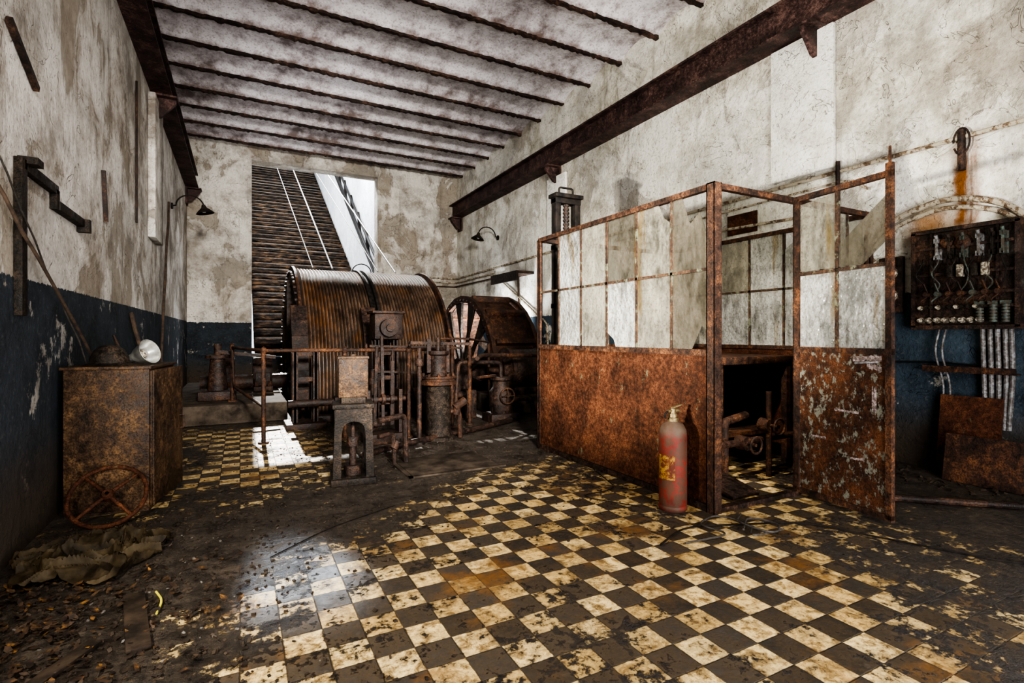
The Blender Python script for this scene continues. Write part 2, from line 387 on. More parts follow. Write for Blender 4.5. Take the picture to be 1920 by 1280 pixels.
b=NB();xs=[XL-.01,.68,3.32,4.08,5.32,XR+.01];ys=[Y0,8.1,12.4,Y1]
for i in range(5):
    for j in range(3):
        pit=(j==1 and i in(1,3))
        z=-1.75 if pit else 0
        vs=[b.verts.new(p) for p in((xs[i],ys[j],z),(xs[i+1],ys[j],z),(xs[i+1],ys[j+1],z),(xs[i],ys[j+1],z))]
        b.faces.new(vs)
        if pit:
            tp=[b.verts.new((v.co.x,v.co.y,0)) for v in vs]
            for k in range(4): b.faces.new((vs[k],vs[(k+1)%4],tp[(k+1)%4],tp[k]))
S('floor',b,'floor','muddy cream and black checkered tile floor','floor')
JY=[14.05-.885*k for k in range(19)]
b=NB()
seq=sorted(JY);allp=[]
ed=[seq[0]-.885]+seq+[seq[-1]+.885]
for a0,a1 in zip(ed,ed[1:]):
    for k in range(12):
        t=k/12;allp.append((a0+(a1-a0)*t,5.885+.17*math.sin(math.pi*t)**.8))
allp=[p for p in allp if Y0-.1<=p[0]<=Y1+.1]+[(Y1+.12,5.95)]
prev=None
for (y,z) in allp:
    cur=(b.verts.new((XL-.05,y,z)),b.verts.new((XR+.05,y,z)))
    if prev:b.faces.new((prev[0],prev[1],cur[1],cur[0]))
    prev=cur
S('ceiling',b,'ceil','mottled brick jack-arch vault ceiling','ceiling')
b=NB();bx(b,XL-.4,XR+.4,Y0-.4,Y1+.4,6.2,6.3);S('ceiling_slab',b,'conc','concrete slab over the vaults','ceiling')
for k,y in enumerate(JY):
    if y<1: continue
    b=NB();n=150;pr=None
    for i in range(n+1):
        x=XL+.002+(XR-XL-.004)*i/n;w=.020+.026*random.random();dz=-.03*random.random()
        c=[b.verts.new((x,y-w,5.875+dz)),b.verts.new((x,y+w,5.875+dz)),b.verts.new((x,y+w*.9,5.905)),b.verts.new((x,y-w*.9,5.905))]
        if pr:
            for q in range(4): b.faces.new((pr[q],pr[(q+1)%4],c[(q+1)%4],c[q]))
        pr=c
    O('ceiling_joist',b,'joist','corroded steel joist between ceiling vaults','beam',group='steel ceiling joists')

for side,x0,x1,lab in((0,XL+.0,XL+.26,'rusted steel crane rail beam on the stained wall'),(1,XR-.30,XR,'rusted steel crane rail beam on the cream wall')):
    xc=(x0+x1)/2
    t=T('crane_rail',(xc,6,4.66),lab,'steel beam','crane runway beams')
    b=NB()
    bx(b,x0,x1,-2.3,Y1-.05,4.68,4.705);bx(b,x0+.03,x1-.03,-2.3,Y1-.05,5.06,5.09);bx(b,xc-.012,xc+.012,-2.3,Y1-.05,4.7,5.06)
    P('beam',b,'beam',t,True)
    b=NB();bx(b,xc-.03,xc+.03,-2.3,Y1-.1,5.09,5.14);P('rail',b,'beam',t,True)
    for y in(3.55,8.95,14.2):
        b=NB();d=1 if side==0 else -1;w=XL if side==0 else XR
        m=Matrix.Translation((0,y,0))@FM
        prism(b,[(w,4.68),(w+d*.30,4.68),(w+d*.30,4.6),(w+d*.12,4.38),(w,4.34)],m,.05)
        bx(b,min(w,w+d*.04),max(w,w+d*.04),y-.14,y+.14,4.3,4.68)
        bx(b,min(w,w+d*.32),max(w,w+d*.32),y-.13,y+.13,4.655,4.68)
        P('bracket',b,'beam',t,True)
for i,(x0,x1,y0,y1,z0,z1) in enumerate(((XR-.06,XR,3.35,4.1,3.08,4.66),(XR-.05,XR,8.6,9.3,3.3,4.5),(XL,XL+.09,8.6,9.4,2.6,4.6))):
    b=NB();bx(b,x0,x1,y0,y1,z0,z1,.012);S('trim_%d'%(i+1),b,'pad' if i<2 else 'wl','raised pale plaster pad under crane bracket','wall pad')

# ------------------------------------------------------------------ inclined shaft
zst=lambda y:1.0+.6*(y-14.9)
b=NB();n=50;SL=math.atan(.6);ST=.38
for i in range(n):
    y=15.0+i*ST;z=zst(y)
    box(b,(1.95,y+.15,z-.02),(3.26,.35,.20),Euler((SL+R(random.uniform(1.5,7)),0,R(random.uniform(-.5,.5)))),.04)
    for q in range(10):
        x=random.uniform(.5,3.4);box(b,(x,y-.02,z-.03),(random.uniform(.12,.35),.08,.07),Euler((SL+random.random()*.3,0,random.uniform(-.06,.06))),.02)
prism(b,[(15.0,.7),(34,12.2),(34,11.8),(15.0,.3)],AX(1.95,0,0),3.2)
bx(b,.35,3.5,14.92,15.0,.0,.85)
O('inclined_stairway',b,'steps','wet dark sleeper steps climbing the inclined shaft','stairs')
b=NB();prism(b,[(14.9,-.5),(34,10.5),(34,30),(14.9,20)],AX(3.78,0,0),.3);S('wall_shaft',b,'shaft','sunlit whitewashed side wall of the incline','wall')
b=NB();prism(b,[(14.9,-.5),(34,10.5),(34,13.2),(14.9,2.0)],AX(.05,0,0),.3);S('wall_shaft_side',b,'wb','low parapet wall of the incline','wall')
for x0,x1,m_,rr in((1.55,2.0,'rope',.02),(2.75,3.25,'lead',.018),(1.2,1.2,'rope',.012),(2.4,2.75,'rope',.012)):
    b=NB();tube(b,[(x0,10.25,2.5),(x1,34,13.5)],rr,8);O('hoist_rope',b,m_,'steel haulage rope running up the incline','rope',group='haulage ropes')
b=NB()
for dz in(0,.14,.55):
    tube(b,[(3.55,15.0,2.7+dz),(3.55,18,4.75+dz),(3.55,29,12.2+dz)],.045,8)
for k in range(10):
    y=15.4+k*1.3;z=2.95+(y-15)*.683;box(b,(3.58,y,z+.05),(.07,.10,.85),Euler((R(-20),0,0)))
O('shaft_pipe_run',b,'black','dark cables clipped along the white shaft wall','cable run')
def gooseneck(loc,dirx,lab,s=1.0):
    t=T('wall_lamp',loc,lab,'lamp','gooseneck wall lamps')
    b=NB();cyl(b,(0,0,0),(dirx*.03,0,0),.06*s);pts=[(0,0,0)]
    for k in range(13):
        a=math.pi*(k/12);pts.append((dirx*(.08+.36*(1-math.cos(a))/2*1.3)*s,0,(.22*math.sin(a)+.02)*s))
    e=pts[-1];tube(b,pts,.014*s,8);P('arm',b,'black',t)
    b=NB();lathe(b,[(.03*s,.06*s),(.05*s,.0),(.13*s,-.07*s),(.165*s,-.11*s),(.155*s,-.11*s),(.11*s,-.065*s),(.02*s,-.02*s)],28,Matrix.Translation(e)@Euler((0,R(-12*dirx),0)).to_matrix().to_4x4(),False)
    P('lamp_shade',b,'greym',t,label='black enamel bowl shade')
    b=NB();lathe(b,[(.005,-.10*s),(.03*s,-.09*s),(.04*s,-.06*s),(.02*s,-.02*s)],16,Matrix.Translation(e),False);P('bulb',b,'white',t)
gooseneck((XL,11.3,3.62),1,'black gooseneck lamp on the stained plaster wall',.95)
gooseneck((XR,11.7,3.7),-1,'black gooseneck lamp on the cream plaster wall',1.0)
gooseneck((3.62,15.9,3.1),-1,'dark gooseneck lamp on the white shaft wall',1.2)

# ------------------------------------------------------------------ hoist drum
DY,DZ,DR=10.2,.43,2.02
DX0,DX1=.80,3.2
t=T('hoist_drum',(2.0,DY,DZ-DR),'huge grooved rusty winding drum set in a floor pit','winding drum')
XM=Matrix.Translation((0,DY,DZ))@Matrix(((0,0,1,0),(1,0,0,0),(0,1,0,0),(0,0,0,1)))
def grooves(x0,k):
    pr=[]
    for i in range(k):
        for q,rr in((0,0),(.12,0),(.3,-.024),(.56,-.036),(.82,-.024)):
            pr.append((DR+rr,x0+GP*(i+q)))
    pr.append((DR,x0+GP*k));return pr
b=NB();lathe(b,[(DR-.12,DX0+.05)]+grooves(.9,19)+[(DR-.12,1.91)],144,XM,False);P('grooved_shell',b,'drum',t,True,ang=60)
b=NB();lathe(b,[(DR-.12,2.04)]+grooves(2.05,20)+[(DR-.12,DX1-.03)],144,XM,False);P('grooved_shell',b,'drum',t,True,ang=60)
b=NB();lathe(b,[(DR-.15,1.90),(DR+.03,1.90),(DR+.03,1.94),(DR-.03,1.95),(DR-.03,2.0),(DR+.03,2.01),(DR+.03,2.05),(DR-.15,2.05)],144,XM,False);P('center_band',b,'black',t,True)
for xx in(DX0,DX1-.04):
    b=NB();lathe(b,[(DR-.28,xx),(DR+.04,xx),(DR+.04,xx+.04),(DR-.28,xx+.04),(DR-.28,xx)],144,XM,False);P('flange',b,'rust',t,True)
b=NB()
for k in range(72):
    a=2*math.pi*k/72;p=XM@V((math.cos(a)*(DR-.07),math.sin(a)*(DR-.07),DX0))
    cyl(b,p+V((-.035,0,0)),p,.028,seg=6)
P('flange_bolts',b,'rustd',t,True,kind='stuff')
for xx in(DX0+.03,DX1-.03):
    b=NB();lathe(b,[(.05,xx-.04),(.42,xx-.04),(.42,xx+.04),(.05,xx+.04)],32,XM,False)
    for k in range(8):
        a=2*math.pi*k/8;p=XM@V((math.cos(a)*.4,math.sin(a)*.4,xx));q=XM@V((math.cos(a)*(DR-.2),math.sin(a)*(DR-.2),xx));bar(b,p,q,.16,.05)
    P('spoke_wheel',b,'rustd',t,True)
b=NB();cyl(b,(-.6,DY,DZ),(4.1,DY,DZ),.13,seg=28);P('axle',b,'rustd',t,True)

# segmented flywheel
WY,WZ,WR=10.3,.4,1.64
t=T('flywheel',(4.7,WY,WZ-WR),'rusty spoked flywheel with segmented rim beside the drum','flywheel')
WM=Matrix.Translation((0,WY,WZ))@Matrix(((0,0,1,0),(1,0,0,0),(0,1,0,0),(0,0,0,1)))
NS=14
b=NB();lathe(b,[(WR-.06,4.28),(WR-.03,4.28),(WR-.03,5.12),(WR-.06,5.12),(WR-.06,4.28)],NS,WM,False);P('rim_plating',b,'rust',t,True,ang=10)
for xx in(4.18,5.14):
    b=NB();lathe(b,[(WR-.09,xx),(WR+.05,xx),(WR+.05,xx+.08),(WR-.09,xx+.08),(WR-.09,xx)],NS*2,WM,False);P('rim',b,'rust',t,True,ang=10)
for k in range(NS):
    b=NB();a=2*math.pi*k/NS;p=WM@V((math.cos(a)*(WR-.02),math.sin(a)*(WR-.02),4.72))
    box(b,p,(.88,.10,.18),Euler((a+math.pi/2,0,0)),.01);P('rim_cleat',b,'rust',t,True)
b=NB()
for k in range(56):
    a=2*math.pi*k/56;p=WM@V((math.cos(a)*(WR-.03),math.sin(a)*(WR-.03),4.18));cyl(b,p+V((-.03,0,0)),p,.02,seg=6)
P('rim_bolts',b,'rustd',t,True,kind='stuff')
for xx in(4.2,5.16):
    for k in range(14):
        a=2*math.pi*k/14+.1;b=NB()
        poly=[(.3,-.05),(WR-.7,-.04),(WR-.07,-.17),(WR-.07,.17),(WR-.7,.04),(.3,.05)]
        ca,sa=math.cos(a),math.sin(a)
        prism(b,[(x*ca-y*sa,x*sa+y*ca) for x,y in poly],WM@Matrix.Translation((0,0,xx+.03)),.05)
        P('spoke',b,'greym',t,True)
b=NB();lathe(b,[(.1,4.1),(.36,4.1),(.36,5.3),(.1,5.3)],28,WM,False);P('hub',b,'rustd',t,True)
b=NB();cyl(b,(4.12,WY,WZ),(5.6,WY,WZ),.12);P('axle',b,'rustd',t,True)

b=NB();bx(b,-.95,.62,8.25,12.4,0,.28,.03);bx(b,-.3,.6,9.5,10.9,.28,.30);O('concrete_plinth',b,'conc','low muddy concrete plinth beside the drum','plinth')
def bearing(x,y,z0,zc,lab,w=.34):
    t=T('bearing_block',(x,y,z0),lab,'bearing','shaft bearings')
    b=NB();bx(b,x-w/2,x+w/2,y-.5,y+.5,z0,z0+.08,.01);bx(b,x-w/2+.03,x+w/2-.03,y-.3,y+.3,z0+.08,max(zc-.02,z0+.1),.015);P('pedestal',b,'rustd',t,True)
    b=NB();m=Matrix.Translation((x-w/2,y,zc))@Matrix(((0,0,1,0),(1,0,0,0),(0,1,0,0),(0,0,0,1)))
    lathe(b,[(.06,0),(.25,0),(.27,.04),(.27,w-.04),(.25,w),(.06,w)],28,m,False);P('cap',b,'rustd',t,True)
    b=NB()
    for dx in(-.1,.1):
        for dy in(-.4,.4):cyl(b,(x+dx,y+dy,z0+.08),(x+dx,y+dy,z0+.16),.03,seg=6)
    P('bolts',b,'rust',t,True)
bearing(-.25,DY,.30,.62,'dark cast iron bearing on the concrete plinth')
bearing(.35,DY,.30,.62,'dark cast iron bearing close to the drum flange',.3)
b=NB();bx(b,3.36,4.04,9.5,11,0,.2,.02);O('concrete_plinth',b,'conc','small concrete plinth between drum and spoked wheel','plinth')
bearing(3.65,DY,.2,.5,'dark iron bearing between drum and spoked wheel',.4)
t=T('pillow_housing',(-.3,9.0,.28),'dark ribbed iron housing standing on the plinth','machine housing')
b=NB();bx(b,-.55,-.05,8.75,9.3,.28,.42,.02);cyl(b,(-.3,9.02,.42),(-.3,9.02,.9),.14,.1);cyl(b,(-.3,9.02,.9),(-.3,9.02,.95),.17);cyl(b,(-.3,9.02,.95),(-.3,9.02,1.12),.05);P('body',b,'rustd',t,True)
b=NB();bar(b,(-.3,9.0,1.0),(.5,9.0,.9),.05,.05);P('lever',b,'rustd',t,True)
t=T('drive_motor',(4.3,7.6,0),'low rusty cast iron motor on a concrete base','motor')
b=NB();bx(b,3.5,5.1,7.15,8.05,0,.3,.02);P('base',b,'conc',t,True)
b=NB();m=Matrix.Translation((3.75,7.6,.68))@Matrix(((0,0,1,0),(1,0,0,0),(0,1,0,0),(0,0,0,1)))
lathe(b,[(.05,0),(.22,.0),(.3,.08),(.36,.1),(.36,.16),(.33,.18),(.33,.7),(.36,.72),(.36,.78),(.3,.8),(.2,.9),(.05,.9)],32,m,False)
bx(b,3.85,4.55,7.25,7.95,.3,.42,.02);P('housing',b,'rustd',t,True)
b=NB();cyl(b,(3.55,7.6,.68),(4.95,7.6,.68),.05);m2=Matrix.Translation((4.7,7.6,.68))@Matrix(((0,0,1,0),(1,0,0,0),(0,1,0,0),(0,0,0,1)))
lathe(b,[(.05,0),(.2,0),(.2,.12),(.05,.12)],24,m2,False);P('coupling',b,'rust',t,True)

def brake(x,y,lab,h=1.15,big=True):
    t=T('brake_stand',(x,y,0),lab,'brake mechanism','brake stands')
    b=NB();box(b,(0,0,.04),(.5,.5,.08),None,.01)
    for dx in(-.13,.13):
        box(b,(dx,0,h/2+.04),(.035,.2,h),None,.004);box(b,(dx,.09,h/2+.04),(.07,.02,h));box(b,(dx,-.09,h/2+.04),(.07,.02,h))
    for z in(.3,.65,1.0):box(b,(0,0,z),(.24,.05,.06))
    P('frame',b,'rustd',t)
    if big:
        b=NB();box(b,(.02,0,h+.22),(.40,.34,.36),None,.02);box(b,(.02,0,h+.42),(.46,.38,.04),None,.01)
        P('head_box',b,'rustd',t)
        b=NB();cyl(b,(.0,-.17,h+.2),(.0,-.27,h+.2),.12,seg=24);cyl(b,(0,-.27,h+.2),(0,-.32,h+.2),.05);P('hub',b,'rustd',t)
        b=NB();bar(b,(-.25,-.14,h-.05),(1.1,-.2,h-.09),.07,.03);bar(b,(-.2,-.16,.75),(.8,-.25,.7),.05,.03)
        cyl(b,(.3,-.2,.1),(.3,-.2,h),.022);cyl(b,(-.28,-.1,.1),(-.28,-.1,h-.02),.025);P('lever',b,'rustd',t)
    b=NB();pts=[]
    for k in range(9):
        a=R(200-k*7);pts.append((0,DY-y+2.12*math.cos(a),DZ+2.12*math.sin(a)))
    pts=[p for p in pts if p[2]>.06]
    for p,q in zip(pts,pts[1:]):bar(b,p,q,.22,.08)
    P('brake_shoe',b,'rustd',t)
brake(1.82,7.35,'tall rusty brake stand with boxed head before the drum')
brake(.78,7.55,'narrow rusty brake post beside the drum flange',1.0,False)
b=NB();cyl(b,(.55,7.3,.35),(3.2,7.3,.35),.05)
for x in(1.2,2.4,3.1):bx(b,x-.08,x+.08,7.2,7.4,0,.42,.01)
for x in(1.35,2.2,2.6):cyl(b,(x,7.3,.35),(x+.07,7.3,.35),.14,seg=20)
O('linkage_shaft',b,'rustd','rusty cross shaft with collars before the drum','machine shaft')
t=T('lever_frame',(1.45,6.05,0),'cluster of rusty control levers before the drum','control levers')
b=NB();bx(b,1.25,1.7,5.9,6.2,0,.12,.01);bx(b,1.27,1.31,5.95,6.15,.12,.62);bx(b,1.64,1.68,5.95,6.15,.12,.62);cyl(b,(1.22,6.05,.5),(1.74,6.05,.5),.03);P('frame',b,'rustd',t,True)
for x,dy,h in((1.38,-.1,1.0),(1.48,.06,1.12),(1.58,-.04,.95)):
    b=NB();bar(b,(x,6.05,.2),(x,6.05+dy,h),.035,.02);cyl(b,(x,6.05+dy,h),(x,6.05+dy*1.1,h+.12),.02);cyl(b,(x-.02,6.05,.5),(x+.02,6.05,.5),.06);P('lever',b,'rustd',t,True)
t=T('gear_case',(2.85,7.45,0),'dark ribbed gear case by the drum','gear case')
b=NB();bx(b,2.55,3.2,7.5,7.95,0,.55,.03);cyl(b,(2.53,7.72,.55),(3.22,7.72,.55),.24,seg=28)
for k in range(5):bx(b,2.6+k*.13,2.62+k*.13,7.46,7.5,.05,.5)
P('housing',b,'rustd',t,True)
b=NB()
for x in(2.6,2.9,3.15):
    cyl(b,(x,7.72,.76),(x,7.72,.86),.03,seg=6)
P('bolts',b,'rust',t,True)
t=T('feed_pump',(3.35,6.75,0),'small greasy pump with valve wheel and pipes','pump')
b=NB();bx(b,3.15,3.6,6.6,6.95,0,.12,.01);lathe(b,[(.02,.12),(.15,.12),(.17,.2),(.17,.42),(.12,.5),(.12,.58),(.15,.6),(.15,.64),(.02,.64)],24,Matrix.Translation((3.38,6.78,0)));P('body',b,'rustd',t,True)
b=NB();tube(b,smoothpath([(3.5,6.78,.3),(3.9,6.8,.3),(3.95,6.8,.05)],.08),.035);tube(b,smoothpath([(3.38,6.78,.6),(3.38,6.78,.85),(2.7,6.75,.87),(2.65,6.75,.1)],.08),.03);P('pipe',b,'rustd',t,True)
b=NB();tube(b,[(3.38+.11*math.cos(k*math.pi/10),6.56,.38+.11*math.sin(k*math.pi/10)) for k in range(20)],.012,8,True)
for k in range(4):
    a=k*math.pi/2;cyl(b,(3.38,6.56,.38),(3.38+.11*math.cos(a),6.56,.38+.11*math.sin(a)),.008,seg=8)
cyl(b,(3.38,6.54,.38),(3.38,6.65,.38),.018);P('valve_wheel',b,'rust',t,True)
t=T('junction_stand',(2.35,6.75,0),'small dark iron junction box on a post','junction box')
b=NB();cyl(b,(2.35,6.75,0),(2.35,6.75,.75),.03);cyl(b,(2.35,6.75,0),(2.35,6.75,.03),.09);P('post',b,'rustd',t,True)
b=NB();bx(b,2.22,2.48,6.68,6.82,.72,1.0,.01);cyl(b,(2.35,6.68,.86),(2.35,6.65,.86),.05);P('box',b,'rustd',t,True)

t=T('guard_railing',(1.0,6.5,0),'rusty pipe guard railing around the winding drum','railing')
RP=[(-.12,10.4),(-.1,8.6),(.24,6.62),(1.12,6.45),(1.83,6.2),(2.55,6.6)]
b=NB();tube(b,smoothpath([(x,y,1.07) for x,y in RP],.08),.021);P('handrail',b,'rust',t,True)
for x,y in RP:
    b=NB();z0=.28 if y>8.3 else 0;cyl(b,(x,y,z0),(x,y,1.09),.024);cyl(b,(x,y,z0),(x,y,z0+.02),.06)
    lathe(b,[(.001,1.12),(.03,1.1),(.04,1.07),(.03,1.04),(.001,1.03)],12,Matrix.Translation((x,y,0)),False);P('post',b,'rust',t,True)
b=NB();tube(b,smoothpath([(-.1,8.6,1.0),(-.08,8.55,.5),(.24,6.7,.42)],.15),.02);P('lower_rail',b,'rust',t,True)
t=T('guard_railing',(3.2,7.2,0),'low pipe railing between drum and spoked wheel','railing')
b=NB();tube(b,smoothpath([(2.7,6.1,.95),(3.0,6.6,.97),(4.2,7.0,.93)],.08),.03)
tube(b,[(2.9,6.55,.66),(3.3,6.8,.66)],.02);P('handrail',b,'rust',t,True)
for x,y in((2.85,6.7),(3.9,8.3)):
    b=NB();cyl(b,(x,y,0),(x,y,1.1),.026);cyl(b,(x,y,0),(x,y,.02),.06);P('post',b,'rust',t,True)
b=NB();tube(b,[(2.5,7.0,1.2),(2.85,6.75,1.2),(3.9,8.3,1.12)],.016);P('top_wire',b,'rust',t,True)

t=T('control_pedestal',(.86,4.58,0),'rusty cast iron pedestal with box head and arched opening','machine pedestal',rotz=R(-8))
b=NB();box(b,(0,0,.03),(.37,.36,.06),None,.012);P('foot',b,'greym',t)
b=NB();U=[(-.165,.06),(-.10,.06),(-.095,.42)]
for k in range(9):
    a=math.pi-math.pi*k/8;U.append((.09*math.cos(a),.46+.07*math.sin(a)))
U+=[(.095,.42),(.10,.06),(.165,.06),(.145,.64),(-.145,.64)]
prism(b,U,Matrix.Translation((0,-.135,0))@FM,.035);prism(b,U,Matrix.Translation((0,.135,0))@FM,.035)
for sx in(-1,1):
    prism(b,[(-.14,.06),(-.1,.06),(-.08,.46),(.08,.46),(.1,.06),(.14,.06),(.13,.64),(-.13,.64)],Matrix.Translation((sx*.137,0,0))@Matrix(((0,0,1,0),(1,0,0,0),(0,1,0,0),(0,0,0,1))),.03)
P('column',b,'greym',t)
b=NB();cyl(b,(0,0,.06),(0,0,.14),.075);cyl(b,(0,0,.14),(0,0,.34),.03);cyl(b,(0,0,.3),(0,0,.38),.05);cyl(b,(0,0,.38),(0,0,.62),.018);P('spindle',b,'rustd',t)
b=NB();box(b,(0,0,.655),(.34,.33,.04),None,.01);box(b,(.0,0,.70),(.2,.2,.06),None,.01);P('top_plate',b,'greym',t)
b=NB();box(b,(0,0,.89),(.24,.22,.33),None,.008);box(b,(0,0,1.06),(.255,.235,.02),None,.004)
cyl(b,(0,-.02,1.07),(0,-.02,1.085),.03);P('box_head',b,'cab',t)
b=NB()
for dx in(-.1,.1):
    for z in(.76,1.02):cyl(b,(dx,-.11,z),(dx,-.12,z),.009,seg=8)
P('rivets',b,'rust',t)
t=T('pipe_stand',(1.3,4.95,0),'bent rusty pipes rising beside the pedestal','pipes',rotz=0)
b=NB();tube(b,smoothpath([(-.16,-.1,.45),(.12,0,.47),(.14,.02,0)],.06),.028);P('pipe',b,'rustd',t)
b=NB();tube(b,smoothpath([(-.16,-.1,.30),(.0,-.03,.31),(.02,-.02,0)],.05),.022);cyl(b,(.0,-.03,.16),(.04,-.01,.22),.04);P('pipe',b,'rustd',t)

t=T('hydraulic_cylinder',(2.12,5.95,0),'upright rusty brake cylinder with bolted flange','hydraulic cylinder')
b=NB();lathe(b,[(.02,0),(.2,0),(.2,.04),(.155,.05),(.15,.62),(.16,.64),(.16,.66)],32);P('body',b,'greym',t)
b=NB();lathe(b,[(.02,.66),(.22,.66),(.22,.70),(.2,.705),(.2,.73),(.22,.735),(.22,.76),(.02,.76)],32)
for k in range(10):
    a=2*math.pi*k/10;cyl(b,(.185*math.cos(a),.185*math.sin(a),.76),(.185*math.cos(a),.185*math.sin(a),.79),.018,seg=6)
P('flange',b,'rust',t)
b=NB();lathe(b,[(.02,.76),(.12,.76),(.1,.82),(.1,1.0),(.13,1.02),(.13,1.06),(.02,1.06)],24)
cyl(b,(0,0,1.06),(0,0,1.22),.03);bar(b,(-.12,0,.8),(-.12,0,1.2),.05,.03);bar(b,(.12,0,.8),(.12,0,1.15),.04,.03);P('head',b,'rustd',t)
b=NB();bar(b,(-.35,.0,1.16),(.42,.03,1.14),.05,.035);P('lever',b,'rustd',t)
b=NB();tube(b,smoothpath([(.14,0,.32),(.26,-.03,.32),(.27,-.03,.12),(.27,-.03,.0)],.05),.03);cyl(b,(.2,-.03,.36),(.34,-.03,.45),.05);cyl(b,(.22,-.03,.28),(.24,-.03,.42),.045);P('valve',b,'rust',t)
for (x,y,h) in((1.82,5.75,1.1),(1.55,6.9,.8)):
    b=NB();cyl(b,(x,y,0),(x,y,h),.028);cyl(b,(x,y,h-.2),(x,y,h-.12),.05);cyl(b,(x,y,0),(x,y,.03),.07);O('standpipe',b,'rustd','thin rusty standpipe near the brake cylinder','pipe',group='standpipes')
b=NB();tube(b,smoothpath([(1.1,5.3,.04),(1.5,5.6,.04),(2.9,6.2,.05),(3.4,6.5,.05)],.3),.035);O('floor_pipe',b,'rustd','muddy pipe lying before the machinery','pipe')

t=T('depth_indicator',(3.5,5.25,0),'tall black iron indicator column behind the booth','indicator column')
b=NB()
for dx in(-.14,.14):box(b,(dx,0,1.5),(.08,.1,2.84),None,.01)
for z in(.06,.8,1.6,2.3,2.86):box(b,(0,0,z),(.36,.12,.06),None,.005)
P('column',b,'black',t)
b=NB();cyl(b,(0,0,.1),(0,0,2.85),.03)
for k in range(60):
    z=.15+k*.045;cyl(b,(0,0,z),(0,0,z+.02),.04,seg=10)
P('screw_spindle',b,'rustd',t)
b=NB();box(b,(0,0,2.92),(.4,.18,.05),None,.01);tube(b,smoothpath([(-.1,0,2.94),(-.1,0,3.03),(.1,0,3.03),(.1,0,2.94)],.03),.012);P('cap',b,'black',t)
b=NB();box(b,(.0,-.08,1.9),(.1,.04,.14),None,.005);P('pointer',b,'green',t)

# ------------------------------------------------------------------ booth
BX0,BX1,BY0,BY1=2.95,4.88,2.56,4.95
t=T('control_booth',(BX0,BY0,0),'rusty steel and glass operator booth with open door','booth')
def post(x,y,w,z1=2.32,mat='rust'):
    b=NB();bx(b,x-w/2,x+w/2,y-w/2,y-w/2+.008,0,z1);bx(b,x-w/2,x-w/2+.008,y-w/2,y+w/2,0,z1)
    bx(b,x-w/2,x+w/2,y+w/2-.008,y+w/2,0,z1);bx(b,x+w/2-.008,x+w/2,y-w/2,y+w/2,0,z1);bx(b,x-w/2,x+w/2,y-w/2,y+w/2,z1-.01,z1);P('corner_post',b,mat,t,True)
post(BX0,BY0,.072,2.32);post(BX0,BY1,.045,2.30);post(3.88,BY0,.042);post(BX1,BY0,.05);post(BX1,BY1,.045)
def rail(p0,p1,w=.045,name='rail',mat='rust'):
    b=NB();bar(b,p0,p1,w,w);P(name,b,mat,t,True)
for z in(2.30,):
    for a,c in(((BX0,BY0),(BX0,BY1)),((BX0,BY0),(BX1,BY0)),((BX1,BY0),(BX1,BY1)),((BX0,BY1),(BX1,BY1))):
        rail((a[0],a[1],z),(c[0],c[1],z),.042,'top_rail')
rail((BX0-.01,BY0,1.125),(BX0-.01,BY1,1.125),.045,'sill_rail');rail((BX1,BY0,1.125),(BX1,BY1,1.125),.04,'sill_rail')
rail((3.88,BY0,1.125),(BX1,BY0,1.125),.04,'sill_rail');rail((BX0,BY1,1.125),(BX1,BY1,1.125),.04,'sill_rail')
def sheet(x0,x1,y0,y1,z0=.02,z1=1.11,lab=None,mat='rustred'):
    b=NB();bx(b,x0,x1,y0,y1,z0,z1);P('lower_panel',b,mat,t,True,label=lab)
sheet(BX0-.006,BX0+.006,BY0+.03,BY1-.02);sheet(BX1-.006,BX1+.006,BY0,BY1);sheet(3.9,BX1,BY0-.006,BY0+.006);sheet(BX0,BX1,BY1-.006,BY1+.006)
b=NB();bx(b,BX0-.03,BX0+.03,BY0,BY1,0,.05);P('bottom_rail',b,'rustd',t,True)
b=NB();bx(b,BX0,3.88,BY0-.03,BY0+.03,0,.035);P('threshold',b,'rustd',t,True)
NBAY=6;dY=(BY1-BY0)/NBAY
def panepoly(name,poly,plane,c,mat,lab=None):
    b=NB()
    if plane=='X': prism(b,poly,AX(c,0,0),.004)
    else: prism(b,poly,Matrix.Translation((0,c,0))@FM,.004)
    P(name,b,mat,t,True,label=lab)
def side(x,broken,mats):
    for i in range(1,NBAY):
        y=BY0+i*dY;rail((x,y,1.14),(x,y,2.28),.022,'glazing_bar','frame')
    rail((x,BY0,1.72),(x,BY1,1.72),.022,'glazing_bar','frame')
    for i in range(NBAY):
        for r in range(2):
            k=(i,r)
            y0=BY0+i*dY+.012;y1=y0+dY-.024;z0,z1=((1.145,1.71),(1.73,2.28))[r]
            if k in broken:
                pl=broken[k]
                if pl is None:continue
                for q in pl:
                    panepoly('window_pane',[(y0+(y1-y0)*u,z0+(z1-z0)*v) for u,v in q],'X',x,mats.get(k,'glass'),'broken grimy glass pane')
            else: panepoly('window_pane',[(y0,z0),(y1,z0),(y1,z1),(y0,z1)],'X',x,mats.get(k,'glass'))
side(BX0,{(5,0):None,(5,1):None,
  (0,1):[[(0,0),(1,0),(1,1),(.75,1),(.55,.62),(.3,.75),(.12,.42),(0,.5)]],
  (1,1):[[(0,0),(1,0),(1,1),(.35,1),(.2,.8),(0,.7)]],
  (0,0):[[(0,.2),(.25,.3),(.5,0),(1,0),(1,1),(0,1)]],
  (2,0):[[(0,0),(.7,0),(.78,.12),(1,.22),(1,1),(0,1)]]},
  {(0,0):'glassd',(0,1):'glassd',(1,0):'glass',(1,1):'glass',(2,1):'glassd',(2,0):'glassw',(4,1):'glassw',(4,0):'glassw',(3,1):'glass',(3,0):'glass'})
